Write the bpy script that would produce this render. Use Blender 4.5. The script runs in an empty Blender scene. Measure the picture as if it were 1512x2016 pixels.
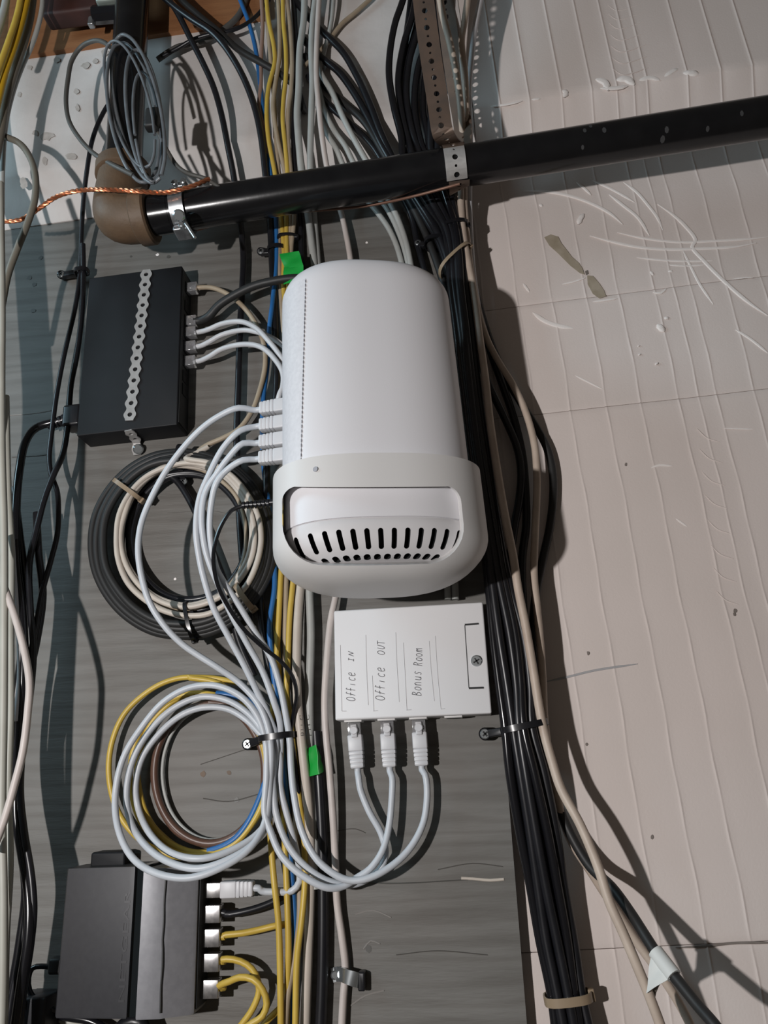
import bpy, math, random
import numpy as np
from mathutils import Matrix, Vector
random.seed(7)
sc = bpy.context.scene
col = sc.collection

# ------------------------------------------------------------------ camera
F, CX, CY = 1467.0, 756.0, 1008.0
Zc = np.array([-90.0, 4200.0, -F]); Zc /= np.linalg.norm(Zc)
_dy = (F*F + (-90.0)*(-14250.0))/4200.0
Xc = -np.array([-14250.0, -_dy, -F]); Xc /= np.linalg.norm(Xc)
Xc = Xc - Zc*Xc.dot(Zc); Xc /= np.linalg.norm(Xc)
R = np.array([Xc, np.cross(Zc, Xc), Zc])            # camera axes -> room axes
def ray(px, py): return R @ np.array([px-CX, -(py-CY), -F])/F
CAM = -ray(770, 1480)*0.646 + np.array([0, -0.015, 0])
def P(px, py, d=0.0):
    """point d millimetres in front of the plywood (y = -d), seen at a pixel of the photograph"""
    r = ray(px, py); t = (-d*0.001-CAM[1])/r[1]
    return CAM + r*t
cam_data = bpy.data.cameras.new('camera'); cam = bpy.data.objects.new('camera', cam_data); col.objects.link(cam)
cam_data.sensor_fit = 'VERTICAL'; cam_data.sensor_height = 36.0; cam_data.lens = 36.0*F/2016.0
cam_data.clip_start = 0.01
M = Matrix.Identity(4)
for i in range(3):
    for j in range(3): M[i][j] = R[i][j]
    M[i][3] = CAM[i]
cam.matrix_world = M
sc.camera = cam

# ------------------------------------------------------------------ world, lamps, exposure
w = bpy.data.worlds.new('world'); sc.world = w; w.use_nodes = True
w.node_tree.nodes['Background'].inputs[0].default_value = (1.0, 0.88, 0.76, 1)
w.node_tree.nodes['Background'].inputs[1].default_value = 0.055
def lamp(name, kind, loc, energy, color, size, target=None):
    l = bpy.data.lights.new(name, kind); l.energy = energy; l.color = color
    if kind == 'AREA': l.size = size
    else: l.shadow_soft_size = size
    o = bpy.data.objects.new(name, l); col.objects.link(o); o.location = loc
    if target is not None:
        o.rotation_euler = (Vector(target)-Vector(loc)).to_track_quat('-Z', 'Y').to_euler()
    return o
lamp('work_light', 'POINT', (-0.46, -1.0, -0.02), 33.5, (1.0, 0.965, 0.95), 0.014)
lamp('bluish_fill_light', 'AREA', (-1.25, -0.62, 0.80), 7.0, (0.58, 0.85, 1.0), 0.5, (-0.4, 0, 0.5))  # unseen soft bluish lamp, added to fill the shadows on the left
sc.view_settings.view_transform = 'Standard'; sc.view_settings.look = 'None'
sc.view_settings.exposure = 0.0; sc.view_settings.gamma = 1.0; sc.view_settings.use_curve_mapping = False

# ------------------------------------------------------------------ materials
def mat(name, c, rough=0.5, metal=0.0, c2=None, scale=60.0, amt=0.5, bump=0.0, bscale=400.0, spec=0.5, stretch=None, trans=0.0, detail=4.0):
    m = bpy.data.materials.new(name); m.use_nodes = True
    nt = m.node_tree; b = nt.nodes['Principled BSDF']
    b.inputs['Base Color'].default_value = (*c, 1); b.inputs['Roughness'].default_value = rough
    b.inputs['Metallic'].default_value = metal; b.inputs['Specular IOR Level'].default_value = spec
    if trans: b.inputs['Transmission Weight'].default_value = trans
    tc = nt.nodes.new('ShaderNodeTexCoord'); mp = nt.nodes.new('ShaderNodeMapping')
    nt.links.new(tc.outputs['Object'], mp.inputs[0])
    if stretch: mp.inputs['Scale'].default_value = stretch
    if c2 is not None:
        n = nt.nodes.new('ShaderNodeTexNoise'); n.inputs['Scale'].default_value = scale; n.inputs['Detail'].default_value = detail
        nt.links.new(mp.outputs[0], n.inputs[0])
        r = nt.nodes.new('ShaderNodeValToRGB')
        r.color_ramp.elements[0].position = 0.5-amt*0.35; r.color_ramp.elements[1].position = 0.5+amt*0.35
        r.color_ramp.elements[0].color = (*c, 1); r.color_ramp.elements[1].color = (*c2, 1)
        nt.links.new(n.outputs[0], r.inputs[0]); nt.links.new(r.outputs[0], b.inputs['Base Color'])
    if bump:
        n2 = nt.nodes.new('ShaderNodeTexNoise'); n2.inputs['Scale'].default_value = bscale; n2.inputs['Detail'].default_value = 3
        nt.links.new(mp.outputs[0], n2.inputs[0])
        bp = nt.nodes.new('ShaderNodeBump'); bp.inputs['Strength'].default_value = bump; bp.inputs['Distance'].default_value = 0.001
        nt.links.new(n2.outputs[0], bp.inputs['Height']); nt.links.new(bp.outputs[0], b.inputs['Normal'])
    return m
MT = {}
MT['speck'] = mat('grey_scuff', (0.05, 0.05, 0.052), 0.6)
MT['board'] = mat('grey_painted_plywood', (0.102, 0.096, 0.086), 0.6, c2=(0.192, 0.185, 0.172), scale=8, amt=1.1, bump=0.35, bscale=45, stretch=(1.0, 1.0, 8.0), detail=10)
def board_mat():
    m = MT['board']; nt = m.node_tree; b = nt.nodes['Principled BSDF']; src = b.inputs['Base Color'].links[0].from_socket
    tc = nt.nodes.new('ShaderNodeTexCoord'); mp = nt.nodes.new('ShaderNodeMapping'); mp.inputs['Scale'].default_value = (0.8, 1, 7.0)
    nt.links.new(tc.outputs['Object'], mp.inputs[0])
    wv = nt.nodes.new('ShaderNodeTexWave'); wv.bands_direction = 'Z'; wv.inputs['Scale'].default_value = 3.2; wv.inputs['Distortion'].default_value = 9; wv.inputs['Detail'].default_value = 5; wv.inputs['Detail Scale'].default_value = 1.4
    nt.links.new(mp.outputs[0], wv.inputs[0])
    r = nt.nodes.new('ShaderNodeValToRGB'); r.color_ramp.elements[0].color = (0.80, 0.77, 0.75, 1); r.color_ramp.elements[1].color = (1.08, 1.08, 1.08, 1); r.color_ramp.elements[1].position = 0.6
    nt.links.new(wv.outputs['Color'], r.inputs[0])
    mx = nt.nodes.new('ShaderNodeMix'); mx.data_type = 'RGBA'; mx.blend_type = 'MULTIPLY'; mx.inputs[0].default_value = 0.5
    nt.links.new(src, mx.inputs[6]); nt.links.new(r.outputs[0], mx.inputs[7]); nt.links.new(mx.outputs[2], b.inputs['Base Color'])
board_mat()
MT['grain_dark'] = mat('dark_grain', (0.085, 0.078, 0.07), 0.6)
MT['grain_light'] = mat('pale_grain', (0.27, 0.255, 0.24), 0.6)
MT['foam'] = mat('white_foam', (0.80, 0.715, 0.68), 0.75, c2=(0.70, 0.63, 0.59), scale=7, amt=1.0, bump=0.12, bscale=500, spec=0.25)
MT['foam_chip'] = mat('fresh_foam', (0.88, 0.83, 0.80), 0.8, spec=0.2, bump=0.2, bscale=600)
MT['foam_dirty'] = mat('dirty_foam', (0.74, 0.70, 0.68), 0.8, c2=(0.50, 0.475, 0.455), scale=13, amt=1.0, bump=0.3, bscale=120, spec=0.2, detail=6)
MT['stain'] = mat('brown_stain', (0.30, 0.25, 0.175), 0.8, c2=(0.47, 0.41, 0.33), scale=60, amt=0.8)
MT['grime'] = mat('dark_grime', (0.16, 0.13, 0.11), 0.8, c2=(0.30, 0.27, 0.25), scale=60, amt=0.8)
MT['wood'] = mat('orange_wood', (0.34, 0.155, 0.065), 0.6, c2=(0.22, 0.095, 0.04), scale=14, amt=0.9, bump=0.3, bscale=80, stretch=(1, 1, 8))
MT['darkwood'] = mat('dark_red_wood', (0.055, 0.018, 0.014), 0.6, c2=(0.03, 0.01, 0.008), scale=30)
MT['black_pipe'] = mat('black_steel_pipe', (0.006, 0.006, 0.007), 0.2, 0.0, c2=(0.010, 0.010, 0.011), scale=40, amt=0.6, bump=0.03, bscale=180, spec=0.45)
MT['iron'] = mat('rusty_cast_iron', (0.15, 0.095, 0.055), 0.55, 0.0, c2=(0.085, 0.055, 0.035), scale=40, amt=0.9, bump=0.25, bscale=300, spec=0.4)
MT['zinc'] = mat('galvanised_steel', (0.50, 0.52, 0.54), 0.32, 0.85, c2=(0.34, 0.35, 0.36), scale=90)
MT['strap'] = mat('galvanised_strap', (0.46, 0.45, 0.44), 0.5, 0.35, c2=(0.38, 0.37, 0.36), scale=120)
MT['rust'] = mat('rusty_strap', (0.20, 0.135, 0.10), 0.5, 0.45, c2=(0.12, 0.095, 0.08), scale=50, amt=0.8)
MT['copper'] = mat('copper', (0.72, 0.27, 0.13), 0.35, 0.85, c2=(0.48, 0.19, 0.10), scale=200)
MT['oldcopper'] = mat('tarnished_copper', (0.22, 0.12, 0.085), 0.5, 0.5)
MT['white_plastic'] = mat('white_plastic', (0.70, 0.695, 0.72), 0.42, spec=0.4, bump=0.03, bscale=900)
MT['white_matte'] = mat('white_matte_plastic', (0.62, 0.61, 0.62), 0.5, spec=0.4, bump=0.03, bscale=900)
MT['white_cradle'] = mat('pale_grey_plastic', (0.64, 0.632, 0.625), 0.45, spec=0.4)
MT['box_white'] = mat('box_white_plastic', (0.72, 0.715, 0.725), 0.5, spec=0.35)
MT['seam'] = mat('perforated_strip', (0.60, 0.60, 0.63), 0.6, c2=(0.66, 0.66, 0.69), scale=300)
MT['dot'] = mat('grey_dot', (0.33, 0.33, 0.36), 0.6)
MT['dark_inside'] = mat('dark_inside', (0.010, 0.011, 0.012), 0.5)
MT['switch'] = mat('charcoal_metal', (0.0085, 0.009, 0.0105), 0.55, spec=0.25, c2=(0.0105, 0.011, 0.013), scale=30)
MT['router'] = mat('dark_grey_metal', (0.031, 0.031, 0.035), 0.45, 0.1, c2=(0.036, 0.036, 0.040), scale=200, spec=0.4)
MT['router2'] = mat('mid_grey_metal', (0.24, 0.24, 0.255), 0.45, 0.2, c2=(0.21, 0.21, 0.225), scale=200, spec=0.4)
MT['letter'] = mat('raised_letter_grey', (0.032, 0.032, 0.036), 0.35, 0.2)
MT['black'] = mat('black_rubber', (0.008, 0.0085, 0.011), 0.34, c2=(0.012, 0.012, 0.015), scale=80, spec=0.5)
MT['blackgloss'] = mat('black_gloss_jacket', (0.008, 0.008, 0.010), 0.2, spec=0.6)
MT['softblack'] = mat('soft_black_jacket', (0.022, 0.022, 0.022), 0.5, spec=0.4)
MT['white_c'] = mat('white_jacket', (0.60, 0.60, 0.615), 0.42, c2=(0.55, 0.55, 0.57), scale=50)
MT['white_y'] = mat('blue_white_jacket', (0.56, 0.59, 0.63), 0.42, c2=(0.52, 0.55, 0.59), scale=50)
MT['ivory_c'] = mat('ivory_jacket', (0.58, 0.52, 0.45), 0.45, c2=(0.53, 0.47, 0.41), scale=60)
MT['beige_c'] = mat('beige_jacket', (0.55, 0.455, 0.375), 0.5, c2=(0.47, 0.38, 0.31), scale=60)
MT['pink_c'] = mat('pinkish_white_jacket', (0.60, 0.535, 0.50), 0.45, c2=(0.54, 0.48, 0.45), scale=60)
MT['tan_c'] = mat('tan_jacket', (0.40, 0.325, 0.235), 0.5, c2=(0.34, 0.27, 0.19), scale=60)
MT['lgrey_c'] = mat('light_grey_jacket', (0.42, 0.43, 0.41), 0.45, c2=(0.37, 0.38, 0.365), scale=50)
MT['grey_c'] = mat('grey_jacket', (0.16, 0.175, 0.19), 0.35, c2=(0.11, 0.12, 0.13), scale=60)
MT['dgrey_c'] = mat('dark_grey_jacket', (0.085, 0.082, 0.075), 0.5)
MT['olive_c'] = mat('olive_grey_jacket', (0.17, 0.155, 0.125), 0.5)
MT['green_w'] = mat('greenish_white_jacket', (0.46, 0.46, 0.41), 0.5, c2=(0.36, 0.355, 0.31), scale=25, amt=0.8)
MT['yellow_c'] = mat('yellow_jacket', (0.60, 0.42, 0.075), 0.42, c2=(0.54, 0.37, 0.06), scale=50)
MT['gold_c'] = mat('deep_yellow_jacket', (0.60, 0.36, 0.02), 0.4)
MT['blue_c'] = mat('blue_jacket', (0.02, 0.13, 0.36), 0.42)
MT['brown_c'] = mat('brown_jacket', (0.11, 0.058, 0.04), 0.4, c2=(0.09, 0.045, 0.03), scale=40)
MT['brownpink_c'] = mat('dusty_brown_jacket', (0.30, 0.20, 0.165), 0.5)
MT['tie_black'] = mat('black_nylon', (0.010, 0.010, 0.012), 0.28)
MT['tie_brown'] = mat('tan_nylon', (0.30, 0.225, 0.15), 0.35)
MT['green_tape'] = mat('green_tape', (0.01, 0.33, 0.045), 0.38)
MT['paper'] = mat('white_tape', (0.66, 0.68, 0.66), 0.6)
MT['ink'] = mat('grey_pencil', (0.14, 0.14, 0.15), 0.7)
MT['rule'] = mat('faint_moulded_line', (0.42, 0.42, 0.43), 0.6)
MT['print'] = mat('grey_print', (0.10, 0.09, 0.08), 0.7)
MT['screw'] = mat('bright_screw', (0.62, 0.66, 0.68), 0.25, 0.9)
MT['clear'] = mat('clear_plug', (0.62, 0.62, 0.64), 0.1, spec=0.7, trans=0.75)
MT['metal_plug'] = mat('shielded_plug', (0.75, 0.73, 0.72), 0.22, 0.95, c2=(0.5, 0.49, 0.5), scale=260)
MT['dark_glass'] = mat('glossy_black_strip', (0.012, 0.016, 0.018), 0.12)
MT['valve'] = mat('grey_green_metal', (0.26, 0.29, 0.26), 0.4, 0.5)

# ------------------------------------------------------------------ mesh helpers
OFF = {}
def tag(o, label=None, cat=None, group=None, kind=None):
    if label: o['label'] = label
    if cat: o['category'] = cat
    if group: o['group'] = group
    if kind: o['kind'] = kind
    return o
def thing(name, label, cat, loc, group=None, kind=None):
    o = bpy.data.objects.new(name, None); col.objects.link(o)
    o.empty_display_size = 0.01; o.location = loc; OFF[o] = np.array(loc, float)
    return tag(o, label, cat, group, kind)
def obj(name, verts, faces, m, parent=None, smooth=True, loc=None):
    V = np.array(verts, float)
    if parent is not None: off = OFF[parent]
    else: off = np.array(loc, float) if loc is not None else V.mean(0)
    me = bpy.data.meshes.new(name)
    me.from_pydata((V-off).tolist(), [], [tuple(map(int, f)) for f in faces])
    me.materials.append(MT[m] if isinstance(m, str) else m)
    if smooth:
        me.polygons.foreach_set('use_smooth', [True]*len(me.polygons))
        try: me.set_sharp_from_angle(angle=math.radians(38))
        except Exception: pass
    me.update()
    o = bpy.data.objects.new(name, me); col.objects.link(o)
    OFF[o] = off
    if parent is not None: o.parent = parent
    else: o.location = off
    return o
class MB:
    def __init__(s): s.v = []; s.f = []
    def add(s, V, Fc):
        n = len(s.v); s.v += [tuple(p) for p in V]; s.f += [tuple(i+n for i in f) for f in Fc]; return s
    def build(s, name, m, parent=None, smooth=True, loc=None): return obj(name, s.v, s.f, m, parent, smooth, loc)
def spline(pts, step=0.004):
    """centripetal Catmull-Rom through 3-D points"""
    p = [np.array(q, float) for q in pts]
    if len(p) == 2: p = [p[0], (p[0]+p[1])/2, p[1]]
    p = [2*p[0]-p[1]] + p + [2*p[-1]-p[-2]]
    out = []
    for i in range(1, len(p)-2):
        p0, p1, p2, p3 = p[i-1:i+3]
        t0 = 0; t1 = t0+max(np.linalg.norm(p1-p0), 1e-6)**.5; t2 = t1+max(np.linalg.norm(p2-p1), 1e-6)**.5; t3 = t2+max(np.linalg.norm(p3-p2), 1e-6)**.5
        n = max(2, int(np.linalg.norm(p2-p1)/step))
        for k in range(n):
            t = t1+(t2-t1)*k/n
            A1 = (t1-t)/(t1-t0)*p0+(t-t0)/(t1-t0)*p1; A2 = (t2-t)/(t2-t1)*p1+(t-t1)/(t2-t1)*p2; A3 = (t3-t)/(t3-t2)*p2+(t-t2)/(t3-t2)*p3
            B1 = (t2-t)/(t2-t0)*A1+(t-t0)/(t2-t0)*A2; B2 = (t3-t)/(t3-t1)*A2+(t-t1)/(t3-t1)*A3
            out.append((t2-t)/(t2-t1)*B1+(t-t1)/(t2-t1)*B2)
    out.append(p[-2])
    return np.array(out)
def frames(c):
    t = np.gradient(c, axis=0); t /= np.maximum(np.linalg.norm(t, axis=1), 1e-9)[:, None]
    u = np.cross(t[0], [0, 1, 0.01])
    if np.linalg.norm(u) < 1e-3: u = np.cross(t[0], [1, 0, 0])
    u /= np.linalg.norm(u); U = [u]
    for i in range(1, len(c)):
        u = U[-1]-t[i]*U[-1].dot(t[i]); u /= np.linalg.norm(u); U.append(u)
    U = np.array(U); return t, U, np.cross(t, U)
def tube(c, r, n=10, flat=1.0, caps=True):
    """tube mesh along centreline c; r scalar or per point"""
    c = np.array(c, float); t, U, W = frames(c)
    r = np.broadcast_to(np.array(r, float), (len(c),))
    a = np.arange(n)*2*math.pi/n
    V = (c[:, None, :] + r[:, None, None]*(np.cos(a)[None, :, None]*U[:, None, :] + flat*np.sin(a)[None, :, None]*W[:, None, :])).reshape(-1, 3)
    Fc = []
    for i in range(len(c)-1):
        for k in range(n):
            k2 = (k+1) % n
            Fc.append((i*n+k, i*n+k2, (i+1)*n+k2, (i+1)*n+k))
    if caps:
        Fc.append(tuple(range(n-1, -1, -1))); Fc.append(tuple((len(c)-1)*n+k for k in range(n)))
    return V, Fc
def tr(pts): return [P(*q) for q in pts]
def cable(name, label, cat, m, r, pts, group=None, parent=None, n=10):
    q = tr(pts)                                           # runs that leave the frame carry on beyond it
    for e, nb, px in ((0, 1, pts[0]), (-1, -2, pts[-1])):
        if px[1] <= -20 or px[1] >= 2040:
            v = q[e]-q[nb]; v[1] = 0; v[0] *= 0.6; v = v/np.linalg.norm(v)*0.30
            if e == 0: q = [q[0]+v]+q
            else: q = q+[q[-1]+v]
    c = spline(q); V, Fc = tube(c, r*0.001, n)
    o = obj(name, V, Fc, m, parent)
    if parent is None: tag(o, label, cat, group)
    return o
def box_at(c, ax, half):
    """box with centre c, axes ax (3 unit vectors) and half sizes"""
    c = np.array(c, float); V = []
    for i in (-1, 1):
        for j in (-1, 1):
            for k in (-1, 1): V.append(c+i*half[0]*ax[0]+j*half[1]*ax[1]+k*half[2]*ax[2])
    return V, [(0, 1, 3, 2), (4, 6, 7, 5), (0, 4, 5, 1), (2, 3, 7, 6), (0, 2, 6, 4), (1, 5, 7, 3)]
def rbox(c, ax, half, r=0.001, seg=3):
    """box with rounded edges: rounded rectangle outline in ax0/ax1, rounded towards both ends of ax2"""
    c = np.array(c, float); r = min(r, *[h*0.98 for h in half])
    ring = []
    for sx, sy, a0 in ((1, 1, 0), (-1, 1, 90), (-1, -1, 180), (1, -1, 270)):
        for k in range(seg+1):
            a = math.radians(a0+90*k/seg); ring.append((sx*(half[0]-r), sy*(half[1]-r), math.cos(a), math.sin(a)))
    levels = []
    for k in range(seg+1):
        a = math.radians(90*k/seg)
        levels.append((-half[2]+r-r*math.cos(a), r*math.sin(a)))
    for k in range(seg, -1, -1):
        a = math.radians(90*k/seg)
        levels.append((half[2]-r+r*math.cos(a), r*math.sin(a)))
    V = []; Fc = []; n = len(ring)
    for z, q in levels:
        for x, y, cxx, cyy in ring:
            V.append(c+(x+cxx*q)*ax[0]+(y+cyy*q)*ax[1]+z*ax[2])
    for i in range(len(levels)-1):
        for k in range(n):
            k2 = (k+1) % n; Fc.append((i*n+k, i*n+k2, (i+1)*n+k2, (i+1)*n+k))
    Fc.append(tuple(range(n-1, -1, -1))); Fc.append(tuple((len(levels)-1)*n+k for k in range(n)))
    return V, Fc
def cyl(a, b, r, n=20, r2=None, bev=0.0):
    a = np.array(a, float); b = np.array(b, float)
    t = (b-a)/np.linalg.norm(b-a); r2 = r if r2 is None else r2
    if bev: return tube_exact([a, a+t*bev, b-t*bev, b], [r-bev, r, r2, r2-bev], n)
    return tube_exact([a, b], [r, r2], n)
def tube_exact(c, r, n):
    c = np.array(c, float); t = (c[-1]-c[0])/np.linalg.norm(c[-1]-c[0])
    u = np.cross(t, [0, 1, 0.02]) if abs(t[1]) < 0.9 else np.cross(t, [1, 0, 0.02]); u /= np.linalg.norm(u); w_ = np.cross(t, u)
    a = np.arange(n)*2*math.pi/n; V = []; Fc = []
    for p, q in zip(c, r):
        for x in a: V.append(p+q*(math.cos(x)*u+math.sin(x)*w_))
    for i in range(len(c)-1):
        for k in range(n): k2 = (k+1) % n; Fc.append((i*n+k, i*n+k2, (i+1)*n+k2, (i+1)*n+k))
    Fc.append(tuple(range(n-1, -1, -1))); Fc.append(tuple((len(c)-1)*n+k for k in range(n)))
    return V, Fc
def ribbon(c, wdir, half, th, nrm=None):
    """flat strap along centreline c: half width along wdir, thickness th"""
    c = np.array(c, float); t = np.gradient(c, axis=0); t /= np.linalg.norm(t, axis=1)[:, None]
    V = []; Fc = []
    for i in range(len(c)):
        wd = np.array(wdir[i] if np.ndim(wdir) == 2 else wdir, float); wd = wd-t[i]*wd.dot(t[i]); wd /= np.linalg.norm(wd); nn = np.cross(t[i], wd)
        for s, q in ((-1, -1), (1, -1), (1, 1), (-1, 1)): V.append(c[i]+s*half*wd+q*th/2*nn)
    for i in range(len(c)-1):
        for k in range(4): k2 = (k+1) % 4; Fc.append((i*4+k, i*4+k2, (i+1)*4+k2, (i+1)*4+k))
    Fc += [(3, 2, 1, 0), tuple(len(c)*4-4+k for k in range(4))]
    return V, Fc
EX = np.array([1., 0, 0]); EY = np.array([0, 1., 0]); EZ = np.array([0, 0, 1.]); OUT = -EY
def plane_axes(ang):
    return np.array([math.cos(ang), 0, math.sin(ang)]), np.array([-math.sin(ang), 0, math.cos(ang)])
def text_mesh(s, size, extrude=0.0):
    cu = bpy.data.curves.new('lettering', 'FONT'); cu.body = s; cu.size = size; cu.extrude = extrude; cu.align_x = 'CENTER'; cu.align_y = 'CENTER'; cu.resolution_u = 3
    o = bpy.data.objects.new('lettering', cu); col.objects.link(o)
    dg = bpy.context.evaluated_depsgraph_get(); me = bpy.data.meshes.new_from_object(o.evaluated_get(dg))
    V = [tuple(v.co) for v in me.vertices]; Fc = [tuple(p.vertices) for p in me.polygons]
    bpy.data.objects.remove(o); bpy.data.curves.remove(cu); bpy.data.meshes.remove(me)
    return V, Fc

# ------------------------------------------------------------------ structure: plywood, foam, sill
FD = -15.0                                             # foam face lies behind the plywood face (mm)
BETA = 0.046
U_, V_ = plane_axes(BETA)
def uv(px, py, d): p = P(px, py, d); return p.dot(U_), p.dot(V_)
def on_foam(u, v, d): return u*U_ + v*V_ + OUT*d*0.001
# plywood board: right edge follows the photograph
br_t = P(905, 330, 0); br_b = P(1044, 2060, 0)
bv = [(-0.72, 0, -0.33), (br_b[0], 0, -0.33), (br_t[0]-0.004, 0, 0.80), (-0.72, 0, 0.80)]
bm = MB(); bm.add([(x, y, z) for y in (0.0, 0.013) for x, _, z in bv], [(0, 1, 2, 3), (7, 6, 5, 4), (0, 4, 5, 1), (1, 5, 6, 2), (2, 6, 7, 3), (3, 7, 4, 0)])
board = thing('wall_back', 'grey painted plywood backing board behind the equipment', 'wall', (0, 0.013, -0.33), kind='structure')
bm.build('plywood_sheet', 'board', board, smooth=False)
for k, (x, y, r, mm) in enumerate([(400, 1524, 3.0, 'iron'), (451, 1521, 2.2, 'iron'), (310, 502, 2.2, 'foam_chip'), (332, 506, 2.6, 'dgrey_c'), (258, 505, 1.6, 'dgrey_c'),
                                   (58, 547, 3.2, 'dgrey_c'), (68, 560, 3.0, 'dgrey_c'), (66, 612, 3.0, 'dgrey_c'), (80, 508, 3.0, 'dgrey_c'), (466, 1575, 2.6, 'dgrey_c'), (725, 1868, 2.6, 'dgrey_c'), (345, 1140, 1.6, 'foam_chip'), (722, 478, 1.5, 'foam_chip')]):
    a = np.arange(9)*2*math.pi/9; c = P(x, y, 0)
    V = [c+OUT*0.0003+r*0.001*(0.75+0.4*random.random())*(math.cos(q)*EX+math.sin(q)*EZ) for q in a]
    obj('nail_hole', V+[c+EY*0.001], [tuple(range(9))]+[(i, (i+1) % 9, 9) for i in range(9)], mm, board, smooth=False)
V, Fc = tube(spline(tr([(908, 1729, 0.3), (930, 1730, 0.5), (965, 1733, 0.4), (992, 1731, 0.2)])), 0.0011, 6, 0.5)
obj('splinter', V, Fc, 'ivory_c', board)

V, Fc = tube(spline(tr([(640, 1737, 0.1), (700, 1736, 0.1), (760, 1739, 0.1), (820, 1738, 0.1), (870, 1735, 0.1), (935, 1731, 0.1)])), 0.0005, 5)
obj('grain_crack', V, Fc, 'dgrey_c', board)
for pts, r in [([(862, 1712), (930, 1700), (990, 1706)], 0.0004), ([(700, 1800), (735, 1792), (770, 1806)], 0.0006), ([(716, 1868), (730, 1852), (748, 1858)], 0.0006), ([(690, 1980), (720, 1960), (756, 1950)], 0.0006), ([(330, 1010), (420, 1006), (450, 1012)], 0.0003), ([(20, 818), (80, 812), (110, 806)], 0.0006), ([(24, 900), (70, 898), (100, 894)], 0.0005), ([(395, 1505), (440, 1490), (500, 1470)], 0.0004), ([(400, 1572), (450, 1578), (515, 1562)], 0.0005), ([(640, 1640), (700, 1632), (720, 1640)], 0.0004), ([(780, 1880), (860, 1872), (960, 1880)], 0.0004)]:
    V, Fc = tube(spline([P(x, y, 0.05) for x, y in pts]), r, 5); obj('grain_crack', V, Fc, 'grain_dark' if r < 0.00055 else 'grain_light', board)
wall_right = thing('wall_right', 'white rigid foam insulation panels beside the plywood board', 'wall', (0.45, 0.03, -0.35), kind='structure')
rid_px = [(1125, 815), (1198, 815), (1267, 815), (1344, 815), (1385, 815), (1421, 815), (1497, 815)]
rid_u = [uv(x, y, FD)[0] for x, y in rid_px]
sp = rid_u[1]-rid_u[0]
rid_u = [rid_u[0]-2*sp, rid_u[0]-sp] + rid_u + [rid_u[-1]+sp*k for k in range(1, 6)]
def seam(a, b, d): return 0.5*(uv(*a, d)[1]+uv(*b, d)[1])
s1 = seam((965, 617), (1506, 536), FD); s2 = seam((1112, 811), (1500, 765), FD); s3 = seam((1040, 1872), (1500, 1857), FD)
def ncol(us, lo, hi, base=0.012):
    cs = set(np.arange(lo, hi+1e-9, base).tolist()+[hi])
    for q in us:
        for e in (-0.0022, -0.0011, -0.0004, 0, 0.0004, 0.0011, 0.0022):
            if lo < q+e < hi: cs.add(q+e)
    return np.array(sorted(cs))
def wob(v, k): return 0.0006*math.sin(v*37+k*2.1)+0.0004*math.sin(v*91+k)
def foam_panel(v0, v1, u0, u1, us, d0, parent, m='foam', name='foam_panel', gap=0.0003):
    cs = ncol(us, u0, u1); v0 += gap; v1 -= gap
    rows = [v0, v0+0.0015] + list(np.linspace(v0+0.006, v1-0.006, max(3, int((v1-v0)/0.012)))) + [v1-0.0015, v1]
    V = []; Fc = []; nc = len(cs)
    for j, v in enumerate(rows):
        for u in cs:
            h = 0.35*math.sin(u*40+v*13)+0.25*math.sin(v*29-u*17)
            for k, q in enumerate(us):
                e = (u-q)/0.0009
                if abs(e) < 4: h += 0.75*math.exp(-e*e)*(0.65+0.35*math.sin(v*120+k*3))
            if j in (0, len(rows)-1): h -= 0.5
            q = wob(v, 0)
            V.append(on_foam(u+q, v, d0+h))
    for j in range(len(rows)-1):
        for i in range(nc-1): Fc.append((j*nc+i, j*nc+i+1, (j+1)*nc+i+1, (j+1)*nc+i))
    nb = len(V)
    edge = [i for i in range(nc)] + [j*nc+nc-1 for j in range(1, len(rows))] + [(len(rows)-1)*nc+i for i in range(nc-2, -1, -1)] + [j*nc for j in range(len(rows)-2, 0, -1)]
    for i in edge: V.append(np.array(V[i])+EY*0.04)
    for k in range(len(edge)): k2 = (k+1) % len(edge); Fc.append((edge[k2], edge[k], nb+k, nb+k2))
    Fc.append(tuple(nb+k for k in range(len(edge))))
    return obj(name, V, Fc, m, parent)
u_lo = br_t[0]-0.03; u_hi = 0.80
for a, b in ((-0.36, s3), (s3, s2), (s2, s1), (s1, 0.80)):
    foam_panel(a, b, u_lo-0.02, u_hi, rid_u, FD, wall_right)
# gouges, chips and pen marks in the foam
def mark(pts, r, m='foam_chip', d=FD, flat=0.55, name='gouge', parent=wall_right):
    c = spline([P(x, y, d+0.5) for x, y in pts], 0.003); n = len(c)
    rr = [r*0.001*min(1, 0.25+2.2*min(i, n-1-i)/max(1, n*0.5)) for i in range(n)]
    # flattened against the foam
    t = np.gradient(c, axis=0); t /= np.linalg.norm(t, axis=1)[:, None]; V = []; Fc = []
    for i in range(n):
        s_ = np.cross(t[i], OUT); s_ /= np.linalg.norm(s_)
        for k in range(8): a = k*math.pi/4; V.append(c[i]+rr[i]*(math.cos(a)*s_+flat*math.sin(a)*OUT))
    for i in range(n-1):
        for k in range(8): k2 = (k+1) % 8; Fc.append((i*8+k, i*8+k2, (i+1)*8+k2, (i+1)*8+k))
    return obj(name, V, Fc, m, parent)
def zz(pts): return [(1030+x/3.137, 330+y/3.137) for x, y in pts]
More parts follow.
